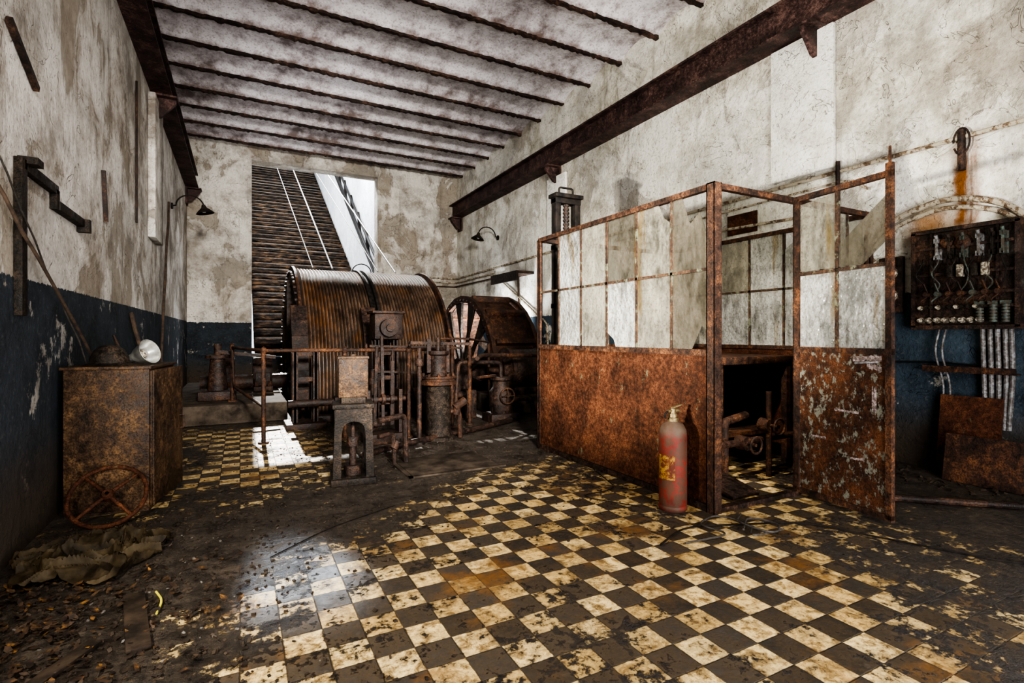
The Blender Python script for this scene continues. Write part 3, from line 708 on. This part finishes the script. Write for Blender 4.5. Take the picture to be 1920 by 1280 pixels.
side(BX1,{(1,1):[[(0,0),(1,0),(1,.7),(.4,1),(0,1)]],(5,1):None},{(0,0):'glassw',(1,0):'glassw',(2,0):'glassw',(3,0):'glassw',(2,1):'glassw',(1,1):'glassw'})
for x in(4.2,4.55):rail((x,BY0,1.14),(x,BY0,2.28),.022,'glazing_bar','frame')
rail((3.9,BY0,1.72),(BX1,BY0,1.72),.022,'glazing_bar','frame')
for x0,x1 in((3.92,4.19),(4.22,4.54),(4.57,4.85)):
    panepoly('window_pane',[(x0,1.15),(x1,1.15),(x1,1.7),(x0,1.7)],'Y',BY0,'glassw')
panepoly('window_pane',[(4.22,1.74),(4.54,1.74),(4.54,2.27),(4.22,2.27)],'Y',BY0,'glass')
for x in(3.4,3.9,4.4):rail((x,BY1,1.14),(x,BY1,2.28),.022,'glazing_bar','frame')
DW=.74
b=NB();box(b,(.02,0,1.17),(.035,.035,2.26));box(b,(DW-.02,0,1.20),(.04,.035,2.34));box(b,(DW/2,0,2.30),(DW,.035,.04));box(b,(DW/2,0,.04),(DW,.035,.04));box(b,(DW/2,0,1.13),(DW,.04,.04))
box(b,(DW-.02,0,2.42),(.012,.012,.12))
door=P('door',b,'rust',t,loc=(3.87-BX0,0,0.01),rotz=math.atan2(-.70,-.10),label='rusty half-glazed door standing open')
def dp(name,bm,mat,lab=None):
    return P(name,bm,mat,door,label=lab)
b=NB();box(b,(DW/2,0,.585),(DW-.06,.008,1.07));dp('door_panel',b,'rustdoor','sheet panel with flaking grey-green paint')
b=NB();box(b,(DW/2,0,1.71),(DW-.06,.024,.026));dp('glazing_bar',b,'frame')
b=NB();box(b,(DW/2-.02,0,1.72),(.026,.024,1.14));dp('glazing_bar',b,'frame')
def dpane(poly,mat,lab=None):
    b=NB();prism(b,poly,FM,.004);dp('window_pane',b,mat,lab)
xm=DW/2-.02
dpane([(.04,1.15),(xm-.013,1.15),(xm-.013,1.70),(.04,1.70)],'glassw');dpane([(xm+.013,1.15),(DW-.05,1.15),(DW-.05,1.70),(xm+.013,1.70)],'glassw')
dpane([(.04,1.73),(xm-.013,1.73),(xm-.013,2.27),(.04,2.25)],'glass')
dpane([(xm+.013,1.73),(DW-.2,1.73),(DW-.05,1.86),(DW-.05,2.16),(DW-.22,2.02),(xm+.06,1.93),(xm+.013,1.90)],'glassd','broken shard of grey glass')
for s_ in(1,-1):
    b=NB();tube(b,smoothpath([(DW-.1,0,1.06),(DW-.1,s_*.05,1.06),(DW-.22,s_*.05,1.05)],.015),.009);dp('handle',b,'lead','dull metal lever handle')
for (x,z,w,h,a) in((.57,1.08,.20,.05,.05),(.62,1.02,.10,.05,-.2),(.42,.70,.18,.022,.0),(.2,.48,.12,.022,.02),(.62,.80,.03,.2,0),(.5,.38,.10,.02,.1)):
    for s_ in(-1,1):
        b=NB()
        n=14;top=[];bot=[]
        for k in range(n+1):
            u=k/n-.5
            top.append((x+u*w,z+h/2*random.uniform(.5,1)+u*w*a));bot.append((x+u*w,z-h/2*random.uniform(.3,1)+u*w*a))
        prism(b,top+bot[::-1],Matrix.Translation((0,s_*.0062,0))@FM,.002);dp('tape_strip',b,'tape','torn pinkish paper tape')

t=T('control_desk',(4.3,3.9,0),'dark rusty control desk inside the booth','desk')
b=NB();bx(b,3.75,4.8,3.2,4.7,.98,1.05,.01);P('desk_top',b,'rust',t,True)
for x,y in((3.8,3.25),(4.75,3.25),(3.8,4.65),(4.75,4.65)):
    b=NB();bx(b,x-.03,x+.03,y-.03,y+.03,0,.98);P('leg',b,'rust',t,True)
b=NB();bx(b,3.85,4.7,3.3,4.6,.30,.34);P('shelf',b,'rust',t,True)
b=NB();bx(b,3.76,3.79,3.2,4.7,.84,.98);P('apron',b,'rustred',t,True)
t=T('foot_pedal',(3.45,2.85,0),'small rusty foot pedal on the booth floor','pedal')
b=NB();box(b,(0,0,.05),(.3,.34,.03),Euler((R(12),0,0)),.005);box(b,(0,.1,.03),(.26,.1,.06));P('plate',b,'rustd',t)
t=T('valve_assembly',(3.8,3.1,0),'rusty valves and pipes under the desk','valves')
b=NB();tube(b,[(-.35,-.1,.33),(.9,.05,.30)],.03);tube(b,smoothpath([(-.1,0,0),(-.1,0,.5),(.3,.1,.52)],.06),.035);tube(b,[(.35,-.1,.0),(.35,-.1,.75)],.025);P('pipe',b,'rust',t)
for x,z in((.05,.32),(.35,.45)):
    b=NB();cyl(b,(x,-.12,z),(x,-.02,z),.06);cyl(b,(x,-.2,z),(x,-.12,z),.015);tube(b,[(x+.07*math.cos(a*math.pi/8),-.2,z+.07*math.sin(a*math.pi/8)) for a in range(16)],.01,6,True);P('valve',b,'rust',t)
t=T('controller_cabinet',(4.15,4.2,.34),'rusty controller drum casing below the desk','controller')
b=NB();bx(b,3.95,4.4,3.95,4.45,.34,.9,.02)
for k in range(4):bx(b,3.93,3.95,4.0,4.4,.42+k*.12,.46+k*.12)
P('casing',b,'rust',t,True)
b=NB();cyl(b,(3.86,4.2,.62),(3.95,4.2,.62),.05);bar(b,(3.87,4.2,.62),(3.87,4.35,.8),.03,.02);P('crank',b,'rustred',t,True)

t=T('fire_extinguisher',(2.76,2.76,0),'worn red fire extinguisher standing by the booth','fire extinguisher')
t.scale=(.95,.95,.95)
b=NB();lathe(b,[(.02,.0),(.098,.0),(.105,.012),(.105,.03),(.1,.04),(.103,.05),(.103,.55),(.098,.60),(.075,.645),(.04,.665),(.035,.67)],40);P('body',b,'ext',t)
b=NB();lathe(b,[(.104,.24),(.1045,.24),(.1045,.42),(.104,.42)],40,None,False)
bmesh.ops.delete(b,geom=[f for f in b.faces if f.calc_center_median().x>-.055 or f.calc_center_median().y>.05],context='FACES');P('label',b,'label',t,label='worn yellow and red paper label')
b=NB();lathe(b,[(.02,.665),(.04,.665),(.042,.69),(.03,.695),(.03,.72),(.02,.725)],20);P('collar',b,'brass',t)
b=NB();cyl(b,(0,0,.72),(0,0,.76),.022);cyl(b,(-.05,0,.742),(.06,0,.742),.012);bar(b,(-.01,0,.765),(.085,0,.785),.022,.008);bar(b,(-.01,0,.75),(.08,0,.73),.018,.006);P('valve',b,'brass',t)
b=NB();tube(b,smoothpath([(-.05,0,.742),(-.085,0,.72),(-.07,.0,.69)],.02),.008);P('nozzle',b,'black',t)

# ------------------------------------------------------------------ switchboard
t=T('switchboard',(XR-.05,2.18,1.32),'rusty electrical switchboard with fuses and knife switches','switchboard')
SXF=XR-.10
b=NB();bx(b,SXF,SXF+.025,1.83,2.54,1.33,2.2);P('back_panel',b,'rustd',t,True)
b=NB()
for z in(1.32,2.2):bx(b,SXF-.05,XR,1.8,2.57,z-.018,z+.018)
for y in(1.815,2.555):bx(b,SXF-.05,XR,y-.018,y+.018,1.32,2.2)
for y in(1.95,2.42):bx(b,SXF-.03,SXF-.02,y-.01,y+.01,1.34,2.2)
P('frame',b,'rustd',t,True)
for z in(2.04,1.80,1.62,1.50):
    b=NB();bx(b,SXF-.045,SXF-.02,1.83,2.54,z-.012,z+.012);P('rail',b,'rustd',t,True)
FX=lambda x,y,z:Matrix.Translation((x,y,z))@Matrix(((0,0,-1,0),(1,0,0,0),(0,1,0,0),(0,0,0,1)))
for i in range(8):
    y=2.5-.062*i;b=NB();lathe(b,[(.01,0),(.027,0),(.027,.03),(.02,.035),(.022,.06),(.015,.075),(.003,.078)],16,FX(SXF,y,1.385),False);P('porcelain_fuse',b,'porc',t,True)
for i in range(11):
    y=2.49-.045*i;b=NB();cyl(b,(SXF-.04,y,1.5),(SXF-.085,y,1.5),.015,seg=12);cyl(b,(SXF-.05,y,1.5),(SXF-.06,y,1.5),.02,seg=12);P('terminal',b,'greym' if i%3 else 'porc',t,True)
for y in(2.06,1.97,1.89):
    b=NB()
    for k in range(6):
        z=1.36+k*.026;cyl(b,(SXF-.05,y,z),(SXF-.05,y,z+.018),.028,seg=14);cyl(b,(SXF-.05,y,z+.018),(SXF-.05,y,z+.026),.018,seg=14)
    bx(b,SXF-.07,SXF-.02,y-.03,y+.03,1.51,1.54);P('coil_insulator',b,'green',t,True,label='verdigris stacked insulator')
for i,y in enumerate((2.36,2.27,2.17,2.06,1.97,1.90)):
    b=NB();bx(b,SXF-.03,SXF,y-.022,y+.022,1.93,2.12,.003)
    for z in(1.95,2.1):bx(b,SXF-.09,SXF-.03,y-.016,y-.008,z-.02,z+.02);bx(b,SXF-.09,SXF-.03,y+.008,y+.016,z-.02,z+.02)
    bar(b,(SXF-.07,y,1.95),(SXF-.075,y,2.12),.02,.008);cyl(b,(SXF-.075,y,2.12),(SXF-.09,y,2.15),.014);P('knife_switch',b,('lead','greym','green')[i%3],t,True)
b=NB();lathe(b,[(.005,0),(.055,0),(.06,.02),(.045,.04),(.02,.05),(.018,.07),(.003,.072)],24,FX(SXF-.03,2.18,2.06),False);P('round_switch',b,'rust',t,True)
b=NB();lathe(b,[(.005,0),(.045,0),(.05,.02),(.03,.045),(.003,.05)],24,FX(SXF-.03,2.30,2.08),False);P('round_switch',b,'rust',t,True)
for y in(2.22,2.05):
    for k,dy in enumerate((-.035,.035)):
        b=NB();bx(b,SXF-.10,SXF-.04,y+dy-.022,y+dy+.022,1.76,1.87,.006);P('arc_chute',b,'porc' if k==0 else 'greym',t,True,label='cream ceramic block')
for i in range(7):
    y=2.44-.085*i;b=NB();cyl(b,(SXF-.03,y,1.62),(SXF-.09,y,1.62),.022,seg=14);bar(b,(SXF-.05,y,1.63),(SXF-.08,y+.02,1.72),.016,.01)
    tube(b,smoothpath([(SXF-.06,y,1.6),(SXF-.12,y+.03,1.55),(SXF-.05,y+.05,1.53)],.03),.006,6);P('contactor',b,'green' if i%3==1 else 'rust',t,True)
for i in range(10):
    b=NB();y=2.48-i*.062;tube(b,smoothpath([(SXF-.04,y,1.95),(SXF-.10,y-.02,1.9),(SXF-.08,y+.05*(-1)**i,1.80),(SXF-.07,y-.03,1.70),(SXF-.04,y+.03,1.64)],.04),.006,6);P('wire',b,('black','greym','green')[i%3],t,True)
t=T('gauge_board',(XR-.03,2.79,1.48),'small dark board with two round white gauges','gauge board')
b=NB();bx(b,XR-.05,XR,2.69,2.9,1.47,2.02,.004);P('board',b,'rustd',t,True)
for z in(1.86,1.64):
    b=NB();lathe(b,[(.005,0),(.06,0),(.06,.03),(.052,.035),(.052,.028),(.003,.028)],24,FX(XR-.05,2.79,z),False);P('gauge',b,'porc',t,True)
b=NB()
for z in(1.95,1.75,1.54):cyl(b,(XR-.05,2.75,z),(XR-.09,2.75,z),.018,seg=10);cyl(b,(XR-.05,2.84,z),(XR-.08,2.84,z),.014,seg=10)
P('knob',b,'black',t,True)
def pipeobj(pts,r,mat,label,name='conduit',cat='conduit',rad=.1,group='wall conduits'):
    b=NB();tube(b,smoothpath(pts,rad),r);return O(name,b,mat,label,cat,group=group)
arc=[(3.04,2.0),(2.98,2.16),(2.86,2.32),(2.68,2.42),(2.39,2.49),(2.19,2.47),(1.95,2.38),(1.8,2.24),(1.7,2.0),(1.68,1.7)]
pipeobj([(XR-.05,y,z) for y,z in arc],.028,'pipep','arched painted conduit over the switchboard')
pipeobj([(XR-.05,y,z-.075) for y,z in arc[:-2]],.022,'pipep','second arched conduit hugging the switchboard arch')
pipeobj([(2.7,Y1-.04,2.92),(XR-.06,Y1-.04,2.92),(XR-.04,9.5,2.98),(XR-.04,0.5,3.03)],.022,'pipep','long painted conduit along the cream wall')
pipeobj([(3.5,Y1-.04,2.80),(XR-.08,Y1-.04,2.80),(XR-.04,11.9,2.82),(XR-.04,9.3,1.5),(XR-.04,9.2,.3)],.02,'pipep','sloping conduit near the spoked wheel')
pipeobj([(3.8,Y1-.04,2.68),(XR-.1,Y1-.04,2.68),(XR-.04,10.6,2.7),(XR-.04,10.4,.3)],.018,'rust','thin rusty conduit by the wheel')
pipeobj([(XR-.04,7.0,2.86),(XR-.04,3.2,2.9),(XR-.04,3.0,2.75)],.012,'pipep','thin cable conduit under the main conduit')
pipeobj([(XR-.04,6.4,2.72),(XR-.04,3.6,2.6),(XR-.04,3.1,2.2),(XR-.04,2.95,2.0)],.018,'pipep','sagging painted conduit behind the booth')
pipeobj([(XR-.06,2.22,3.08),(XR-.06,2.22,2.72)],.03,'rustd','short rusty stub pipe on the wall',rad=.02)
pipeobj([(XR-.06,3.3,3.12),(XR-.06,3.3,2.78)],.022,'rustd','short rusty hanger on the conduit',rad=.02)
pipeobj([(XR-.06,2.22+.06*math.cos(k*.45),2.98+.12*math.sin(k*.45)) for k in range(14)],.008,'rustd','loose loop of rusty wire on the wall',rad=.02)
for i,y in enumerate((2.07,2.02,1.97,1.92,1.88)):
    pipeobj([(XR-.07,y,1.31),(XR-.07,y-.01,.9),(XR-.06,y+.01*(i-2),.45)],.019,'lead','grey lead cable below the switchboard',rad=.1,group='lead cables')
for i,y in enumerate((2.38,2.33)):
    pipeobj([(XR-.07,y,1.31),(XR-.1,y+.03,1.1),(XR-.06,y-.03,.8),(XR-.07,y-.02,.5)],.009,'lead','thin loose grey cable below the switchboard',rad=.1,group='lead cables')
b=NB();bx(b,XR-.11,XR-.095,1.84,2.5,.92,.97);bx(b,XR-.11,XR-.002,1.84,2.5,.915,.925);O('cable_bracket',b,'rust','rusty angle iron cable bracket on the wall','bracket')
b=NB();box(b,(XR-.14,2.14,.36),(.014,.44,.71),Euler((0,R(8),0)));O('steel_plate',b,'rustred','rusty steel plate leaning on the wall','metal sheet')
b=NB();box(b,(XR-.33,1.86,.2),(.02,.75,.4),Euler((0,R(10),0)));O('steel_plate',b,'rust','long dark steel plate leaning near the wall','metal sheet')
b=NB();tube(b,[(4.15,2.25,.035),(5.2,1.3,.035)],.025);O('loose_pipe',b,'rustd','rusty pipe lying on the tile floor','pipe')
b=NB();bx(b,XR-.45,XR-.002,9.9,11.2,2.6,2.66);bx(b,XR-.45,XR-.4,9.9,11.2,2.45,2.6);O('sheet_hood',b,'rustd','dark sheet metal hood on the cream wall','hood')
b=NB();bx(b,XR-.02,XR-.002,4.32,4.76,2.56,2.82);O('notice_plate',b,'rustred','rusted flat metal plate fixed to the wall','plate')
pipeobj([(XR-.03,2.9,.98),(XR-.03,2.45,1.0),(XR-.05,1.9,.97)],.008,'black','thin black cable drooping on the wall')

# ------------------------------------------------------------------ left cabinet
t=T('metal_cabinet',(-.775,4.80,0),'rusty sheet metal cabinet against the stained wall','cabinet',rotz=R(-8))
b=NB();box(b,(0,0,.52),(.50,.62,1.0),None,.006);box(b,(0,0,1.02),(.53,.66,.02),None,.004);box(b,(0,0,.03),(.49,.6,.06));P('body',b,'cab',t)
b=NB();box(b,(0,.31,.52),(.014,.64,.96),Euler((0,0,0)),.003);cyl(b,(0.012,.0,.04),(.012,.0,1.0),.01);dr=P('door',b,'cab',t,loc=(.262,-.31,0),rotz=R(-4),label='rusty cabinet door standing slightly ajar')
b=NB();tube(b,smoothpath([(.0,.55,.5),(.04,.55,.5),(.04,.55,.6),(0,.55,.6)],.01),.007);P('handle',b,'rustd',dr)
t=T('handwheel',(-.78,4.18,.012),'rusty four-spoke handwheel leaning on the cabinet','handwheel')
HM=Matrix.Translation((0,.13,.165))@Euler((R(50),0,0)).to_matrix().to_4x4()
b=NB();tube(b,[HM@V((.212*math.cos(2*math.pi*k/48),.212*math.sin(2*math.pi*k/48),0)) for k in range(48)],.014,10,True);P('rim',b,'rustred',t)
for k in range(4):
    a=k*math.pi/2+.75;b=NB();cyl(b,HM@V((.03*math.cos(a),.03*math.sin(a),.02)),HM@V((.208*math.cos(a),.208*math.sin(a),0)),.013,.010);P('spoke',b,'rustred',t)
b=NB();lathe(b,[(.012,-.02),(.035,-.02),(.038,.03),(.028,.045),(.012,.045)],20,HM,False);P('hub',b,'rustred',t)
t=T('old_helmet',(-.84,4.70,1.03),'dented dirty metal dome with brim on the cabinet','helmet')
b=NB();lathe(b,[(.001,.15),(.05,.143),(.09,.11),(.115,.06),(.12,.015),(.12,0)],28,None,False);P('dome',b,'greym',t)
b=NB();lathe(b,[(.118,.02),(.15,.006),(.165,.0),(.15,.0),(.118,.01)],28,None,False);P('brim',b,'greym',t)
t=T('floodlight',(-.62,4.70,1.03),'tipped grey conical work lamp on the cabinet','work lamp')
FMt=Matrix.Translation((-.03,0,.075))@Euler((R(70),0,R(55))).to_matrix().to_4x4()
b=NB();lathe(b,[(.03,-.13),(.035,-.06),(.06,-.02),(.088,.07),(.093,.075),(.083,.07),(.052,-.015),(.02,-.04)],28,FMt,False);P('lamp_shade',b,'refl',t)
b=NB();lathe(b,[(.005,.03),(.03,.02),(.035,-.01),(.02,-.04)],16,FMt,False);P('bulb',b,'porc',t)
def rod(p0,p1,r,lab,mat='wood'):
    b=NB();p0=V(p0);p1=V(p1);pts=[p0.lerp(p1,k/8)+V((random.uniform(-.006,.006),0,random.uniform(-.01,.01))) for k in range(9)];tube(b,pts,r,8);O('wooden_pole',b,mat,lab,'pole',group='leaning poles')
rod((-1.085,3.35,2.08),(-.96,4.9,1.05),.010,'thin crooked branch leaning across the wall onto the cabinet')
rod((-1.095,3.45,2.25),(-.98,4.75,1.05),.005,'thin dark wire running across the wall onto the cabinet','rope')
rod((-.95,8.1,.0),(-1.09,10.7,3.55),.018,'long thin pole leaning against the wall')
rod((-.72,6.9,0),(-1.08,7.1,1.5),.022,'short wooden pole leaning on the wall')
rod((-.5,5.75,0),(-1.05,6.0,1.25),.012,'thin iron rod leaning beside the cabinet','rustd')
XB=XL+.002
b=NB();bx(b,XB,XB+.04,3.84,3.92,1.36,2.25,.004);bx(b,XB,XB+.04,3.88,4.5,2.19,2.25,.004);bx(b,XB,XB+.04,4.46,4.52,2.09,2.22);bx(b,XB,XB+.05,4.5,5.2,2.09,2.15,.004);bx(b,XB,XB+.09,3.9,4.0,2.23,2.27);bx(b,XB,XB+.08,5.1,5.16,2.05,2.15)
O('iron_bracket',b,'greym','black angular iron bracket bolted to the wall','bracket')
for p0,p1 in(((3.72,2.95),(4.15,2.75)),((5.9,2.75),(6.0,2.3))):
    b=NB();bar(b,(XL+.02,p0[0],p0[1]),(XL+.02,p1[0],p1[1]),.03,.035);O('wall_hook',b,'rustd','small dark iron cleat in the wall','cleat',group='wall cleats')
pipeobj([(XL+.02,7.6,4.3),(XL+.02,7.6,2.6)],.012,'rustd','thin dark conduit running down the stained wall')

# ------------------------------------------------------------------ floor clutter
def crumple(nx,ny,sx,sy,h,seed):
    b=NB();g=[]
    rd=lambda p:max(0,1-abs(mn.noise(p))*2.6)**2
    for i in range(nx+1):
        row=[]
        for j in range(ny+1):
            u=i/nx*2-1;v=j/ny*2-1
            rr=math.sqrt(u*u+v*v)
            w=V((mn.noise(V((u*2,v*2,9))),mn.noise(V((u*2,v*2,4))),0))*.7
            q=V((u*1.6+v*.8,v*2.6-u*.5,seed))+w
            nz=.5*rd(q)+.25*rd(q*2.1+V((3,1,0)))+.06*rd(q*4.5)+.6*abs(mn.noise(V((u*1.5,v*1.5,seed+5))))
            env=max(0,1-(rr/1.42)**2)**.6
            z=(.05+nz)*h*env+.004
            dx=mn.noise(V((u*2.5,v*2.5,5)))*.12;dy=mn.noise(V((u*2.5,v*2.5,15)))*.12
            k=(1+.4*mn.noise(V((math.cos(math.atan2(v,u))*1.6,math.sin(math.atan2(v,u))*1.6,seed))))
            ru=u*math.sqrt(max(0,1-v*v/2));rv=v*math.sqrt(max(0,1-u*u/2))
            row.append(b.verts.new((ru*sx*k+dx*sx,rv*sy*k+dy*sy,z)))
        g.append(row)
    for i in range(nx):
        for j in range(ny):b.faces.new((g[i][j],g[i+1][j],g[i+1][j+1],g[i][j+1]))
    return b
b=crumple(110,110,.36,.32,.13,3.1);b.transform(Matrix.Translation((-.74,3.64,0)));O('plastic_tarp',b,'tarp','crumpled muddy plastic tarp on the floor','tarp',ang=60)
def scatter(name,n,xr,yr,size,mat,lab,cat,thick=False,gauss=False):
    b=NB()
    for k in range(n):
        x=random.uniform(*xr);y=random.uniform(*yr)
        if gauss: x=max(xr[0],min(xr[1],xr[0]+abs(random.gauss(0,(xr[1]-xr[0])*.4))))
        s=size*random.uniform(.4,1.3)
        if thick: box(b,(x,y,s*.2),(s,s*random.uniform(.5,1),s*.45),Euler((random.random()*.6,random.random()*.6,random.random()*6)))
        else:
            m=Matrix.Translation((x,y,.006+random.random()*.02))@Euler((random.uniform(-.5,.5),random.uniform(-.5,.5),random.random()*6.3)).to_matrix().to_4x4()
            vs=[b.verts.new(m@V(p)) for p in((-s,0,0),(-s*.3,-s*.45,.1*s),(s*.5,-s*.3,0),(s,0,.25*s),(s*.4,s*.35,0),(-s*.4,s*.4,.1*s))]
            b.faces.new(vs)
    O(name,b,mat,lab,cat,kind='stuff')
scatter('leaf_litter',1500,(XL+.02,.0),(1.2,3.4),.022,'leaf','rotting brown and orange leaves on the mud','leaves',gauss=True)
scatter('rubble',1800,(XL+.02,.6),(1.2,4.3),.016,'mudwood','small crumbs of mud and plaster on the floor','rubble',True,True)
scatter('rubble',1800,(-.6,3.2),(2.6,7.8),.012,'mudwood','scattered mud crumbs across the tiles','rubble',True)
scatter('rubble',260,(5.0,5.7),(.5,3.6),.03,'mudwood','broken plaster crumbs along the wall foot','rubble',True)
scatter('plaster_flakes',80,(XL+.05,.3),(2.0,4.0),.012,'pad','pale plaster flakes on the mud','flakes',True)
b=NB();box(b,(-.40,2.75,.015),(.085,.55,.015),Euler((0,R(4),R(10))),.004);O('wooden_plank',b,'mudwood','short rotten wooden plank on the mud','plank')
b=NB();box(b,(-.62,2.45,.015),(.06,.42,.015),Euler((0,0,R(-30))),.004);O('wooden_plank',b,'mudwood','narrow broken plank among wet leaves','plank')
b=NB();tube(b,smoothpath([(-.36,3.02,.008),(-.32,2.9,.012),(-.33,2.78,.008)],.05),.005,6);O('yellow_strap',b,'yellow','short bright yellow plastic strap on the mud','strap')
def cable(pts,r,lab,mat='black'):
    b=NB();tube(b,smoothpath(pts,.15,6),r,6);O('loose_cable',b,mat,lab,'cable',group='cables on the floor')
cable([(2.2,2.3,.01),(2.55,2.45,.01),(2.9,2.3,.012),(3.3,2.15,.01),(3.5,1.7,.01),(3.7,1.25,.01),(4.2,.8,.01)],.006,'thin black cable trailing over the tiles')
cable([(2.35,2.25,.01),(2.7,2.2,.02),(2.62,2.42,.02),(2.9,2.5,.02),(2.95,2.25,.02),(2.75,2.12,.02),(3.05,2.1,.02)],.006,'tangled dirty cable near the extinguisher','rope')
cable([(2.8,2.2,.03),(3.02,2.35,.03),(3.1,2.15,.03),(2.9,2.05,.03),(2.85,2.3,.04),(3.05,2.42,.02)],.007,'looped greyish cable by the booth corner','rope')
cable([(-.6,1.9,.015),(-.2,2.05,.02),(-.05,1.9,.03),(-.12,1.75,.015),(-.5,1.8,.01)],.009,'coiled black cable on the wet mud')
cable([(0.15,3.2,.004),(.5,3.5,.006),(1.0,3.75,.004)],.003,'thin wire across the muddy floor')
cable([(2.9,3.9,.01),(2.7,3.3,.01),(2.3,3.3,.01),(2.55,2.9,.01)],.004,'thin wire running along the booth foot')
b=NB();bx(b,1.35,2.2,4.45,5.1,.0,.010,.002);bx(b,1.30,1.34,4.4,5.15,0,.014);bx(b,1.3,2.25,4.4,4.44,0,.014);O('floor_hatch',b,'conc','flat rusty steel hatch plate in the floor','floor hatch')
b=NB();bx(b,.95,2.9,7.75,7.95,0,.1,.01);O('pit_curb',b,'rustd','low dark curb before the drum pit','curb')

# ------------------------------------------------------------------ lights
def area(name,loc,target,sx,sy,power,col=(1,1,1)):
    l=bpy.data.lights.new(name,'AREA');l.shape='RECTANGLE';l.size=sx;l.size_y=sy;l.energy=power;l.color=col
    o=bpy.data.objects.new(name,l);o.location=loc;o.rotation_euler=(V(target)-V(loc)).to_track_quat('-Z','Y').to_euler();COL.objects.link(o);return o
def spot(name,loc,target,ang,power,col=(1,1,1),rad=.3,blend=.7):
    l=bpy.data.lights.new(name,'SPOT');l.spot_size=R(ang);l.spot_blend=blend;l.energy=power;l.color=col;l.shadow_soft_size=rad
    o=bpy.data.objects.new(name,l);o.location=loc;o.rotation_euler=(V(target)-V(loc)).to_track_quat('-Z','Y').to_euler();COL.objects.link(o);return o
area('front_fill',(1.6,-2.2,2.8),(2.4,6,2.4),3.5,2.6,260,(1,.96,.88))  # added fill behind the camera; the front wall has no entrance
area('ceiling_fill',(2.2,-1.4,.6),(2.4,7,6.0),2.5,1.5,300,(.97,.96,1))  # added uplight behind the camera, brightens the ceiling
area('low_left_area',(-.95,2.1,1.15),(4.8,4.4,2.2),.22,.22,100,(1,.95,.86))  # added small light by the solid left wall, no doorway here
spot('low_left_spot',(-.95,2.3,1.25),(5.7,4.9,3.0),62,1900,(1,.95,.85),.06,.5)  # added unseen spot, throws the booth shadow on the right wall
spot('booth_fill',(3.02,2.66,2.2),(4.5,4.3,.3),90,260,(1,.93,.82),.04,.6)  # added spot tucked behind the corner post, fills the booth interior
spot('hall_fill',(.5,-2.1,3.2),(2.5,10,2.0),50,7800,(1,.97,.92),.4,.8)  # added spot behind the camera, brightens the drum and far hall
area('incline_wall_fill',(-1.0,19,12),(3.6,19,6),4,4,1900,(.9,.94,1))  # added area light that whitens the shaft wall on top of the sky
area('opening_fill',(3.0,17.2,8.6),(-1.0,8.5,2.2),1.6,1.6,1000,(.93,.96,1))  # added area light out of view above the lintel, brightens the left wall
spot('streak_spot',(.51,26,10.7),(.22,2.6,0),1.8,40000,(.78,.88,1),.12,.6)  # added narrow spot that lays a pale streak on the floor
area('wheel_fill',(4.7,10.2,.95),(4.72,11.3,2.2),.5,.4,260,(.95,.97,1))  # added light inside the flywheel, brightens its inner plating
l=bpy.data.lights.new('sun','SUN');l.energy=11;l.angle=R(.6);l.color=(1,.97,.92)
o=bpy.data.objects.new('sun',l);o.rotation_euler=V((-.012,-1,-.60)).to_track_quat('-Z','Y').to_euler();COL.objects.link(o)
w=bpy.data.worlds.new('world');SC.world=w;w.use_nodes=True
w.node_tree.nodes['Background'].inputs[0].default_value=(.86,.92,1,1);w.node_tree.nodes['Background'].inputs[1].default_value=2.0

cam=bpy.data.cameras.new('camera');cam.sensor_width=36;cam.lens=970/1920*36;cam.shift_y=-12/1920;cam.clip_end=200
co=bpy.data.objects.new('camera',cam);co.location=(0,0,1.25);co.rotation_euler=(R(90),0,R(-27.73));COL.objects.link(co);SC.camera=co
try:
    SC.view_settings.look='AgX - High Contrast'
except Exception as e: print(e)
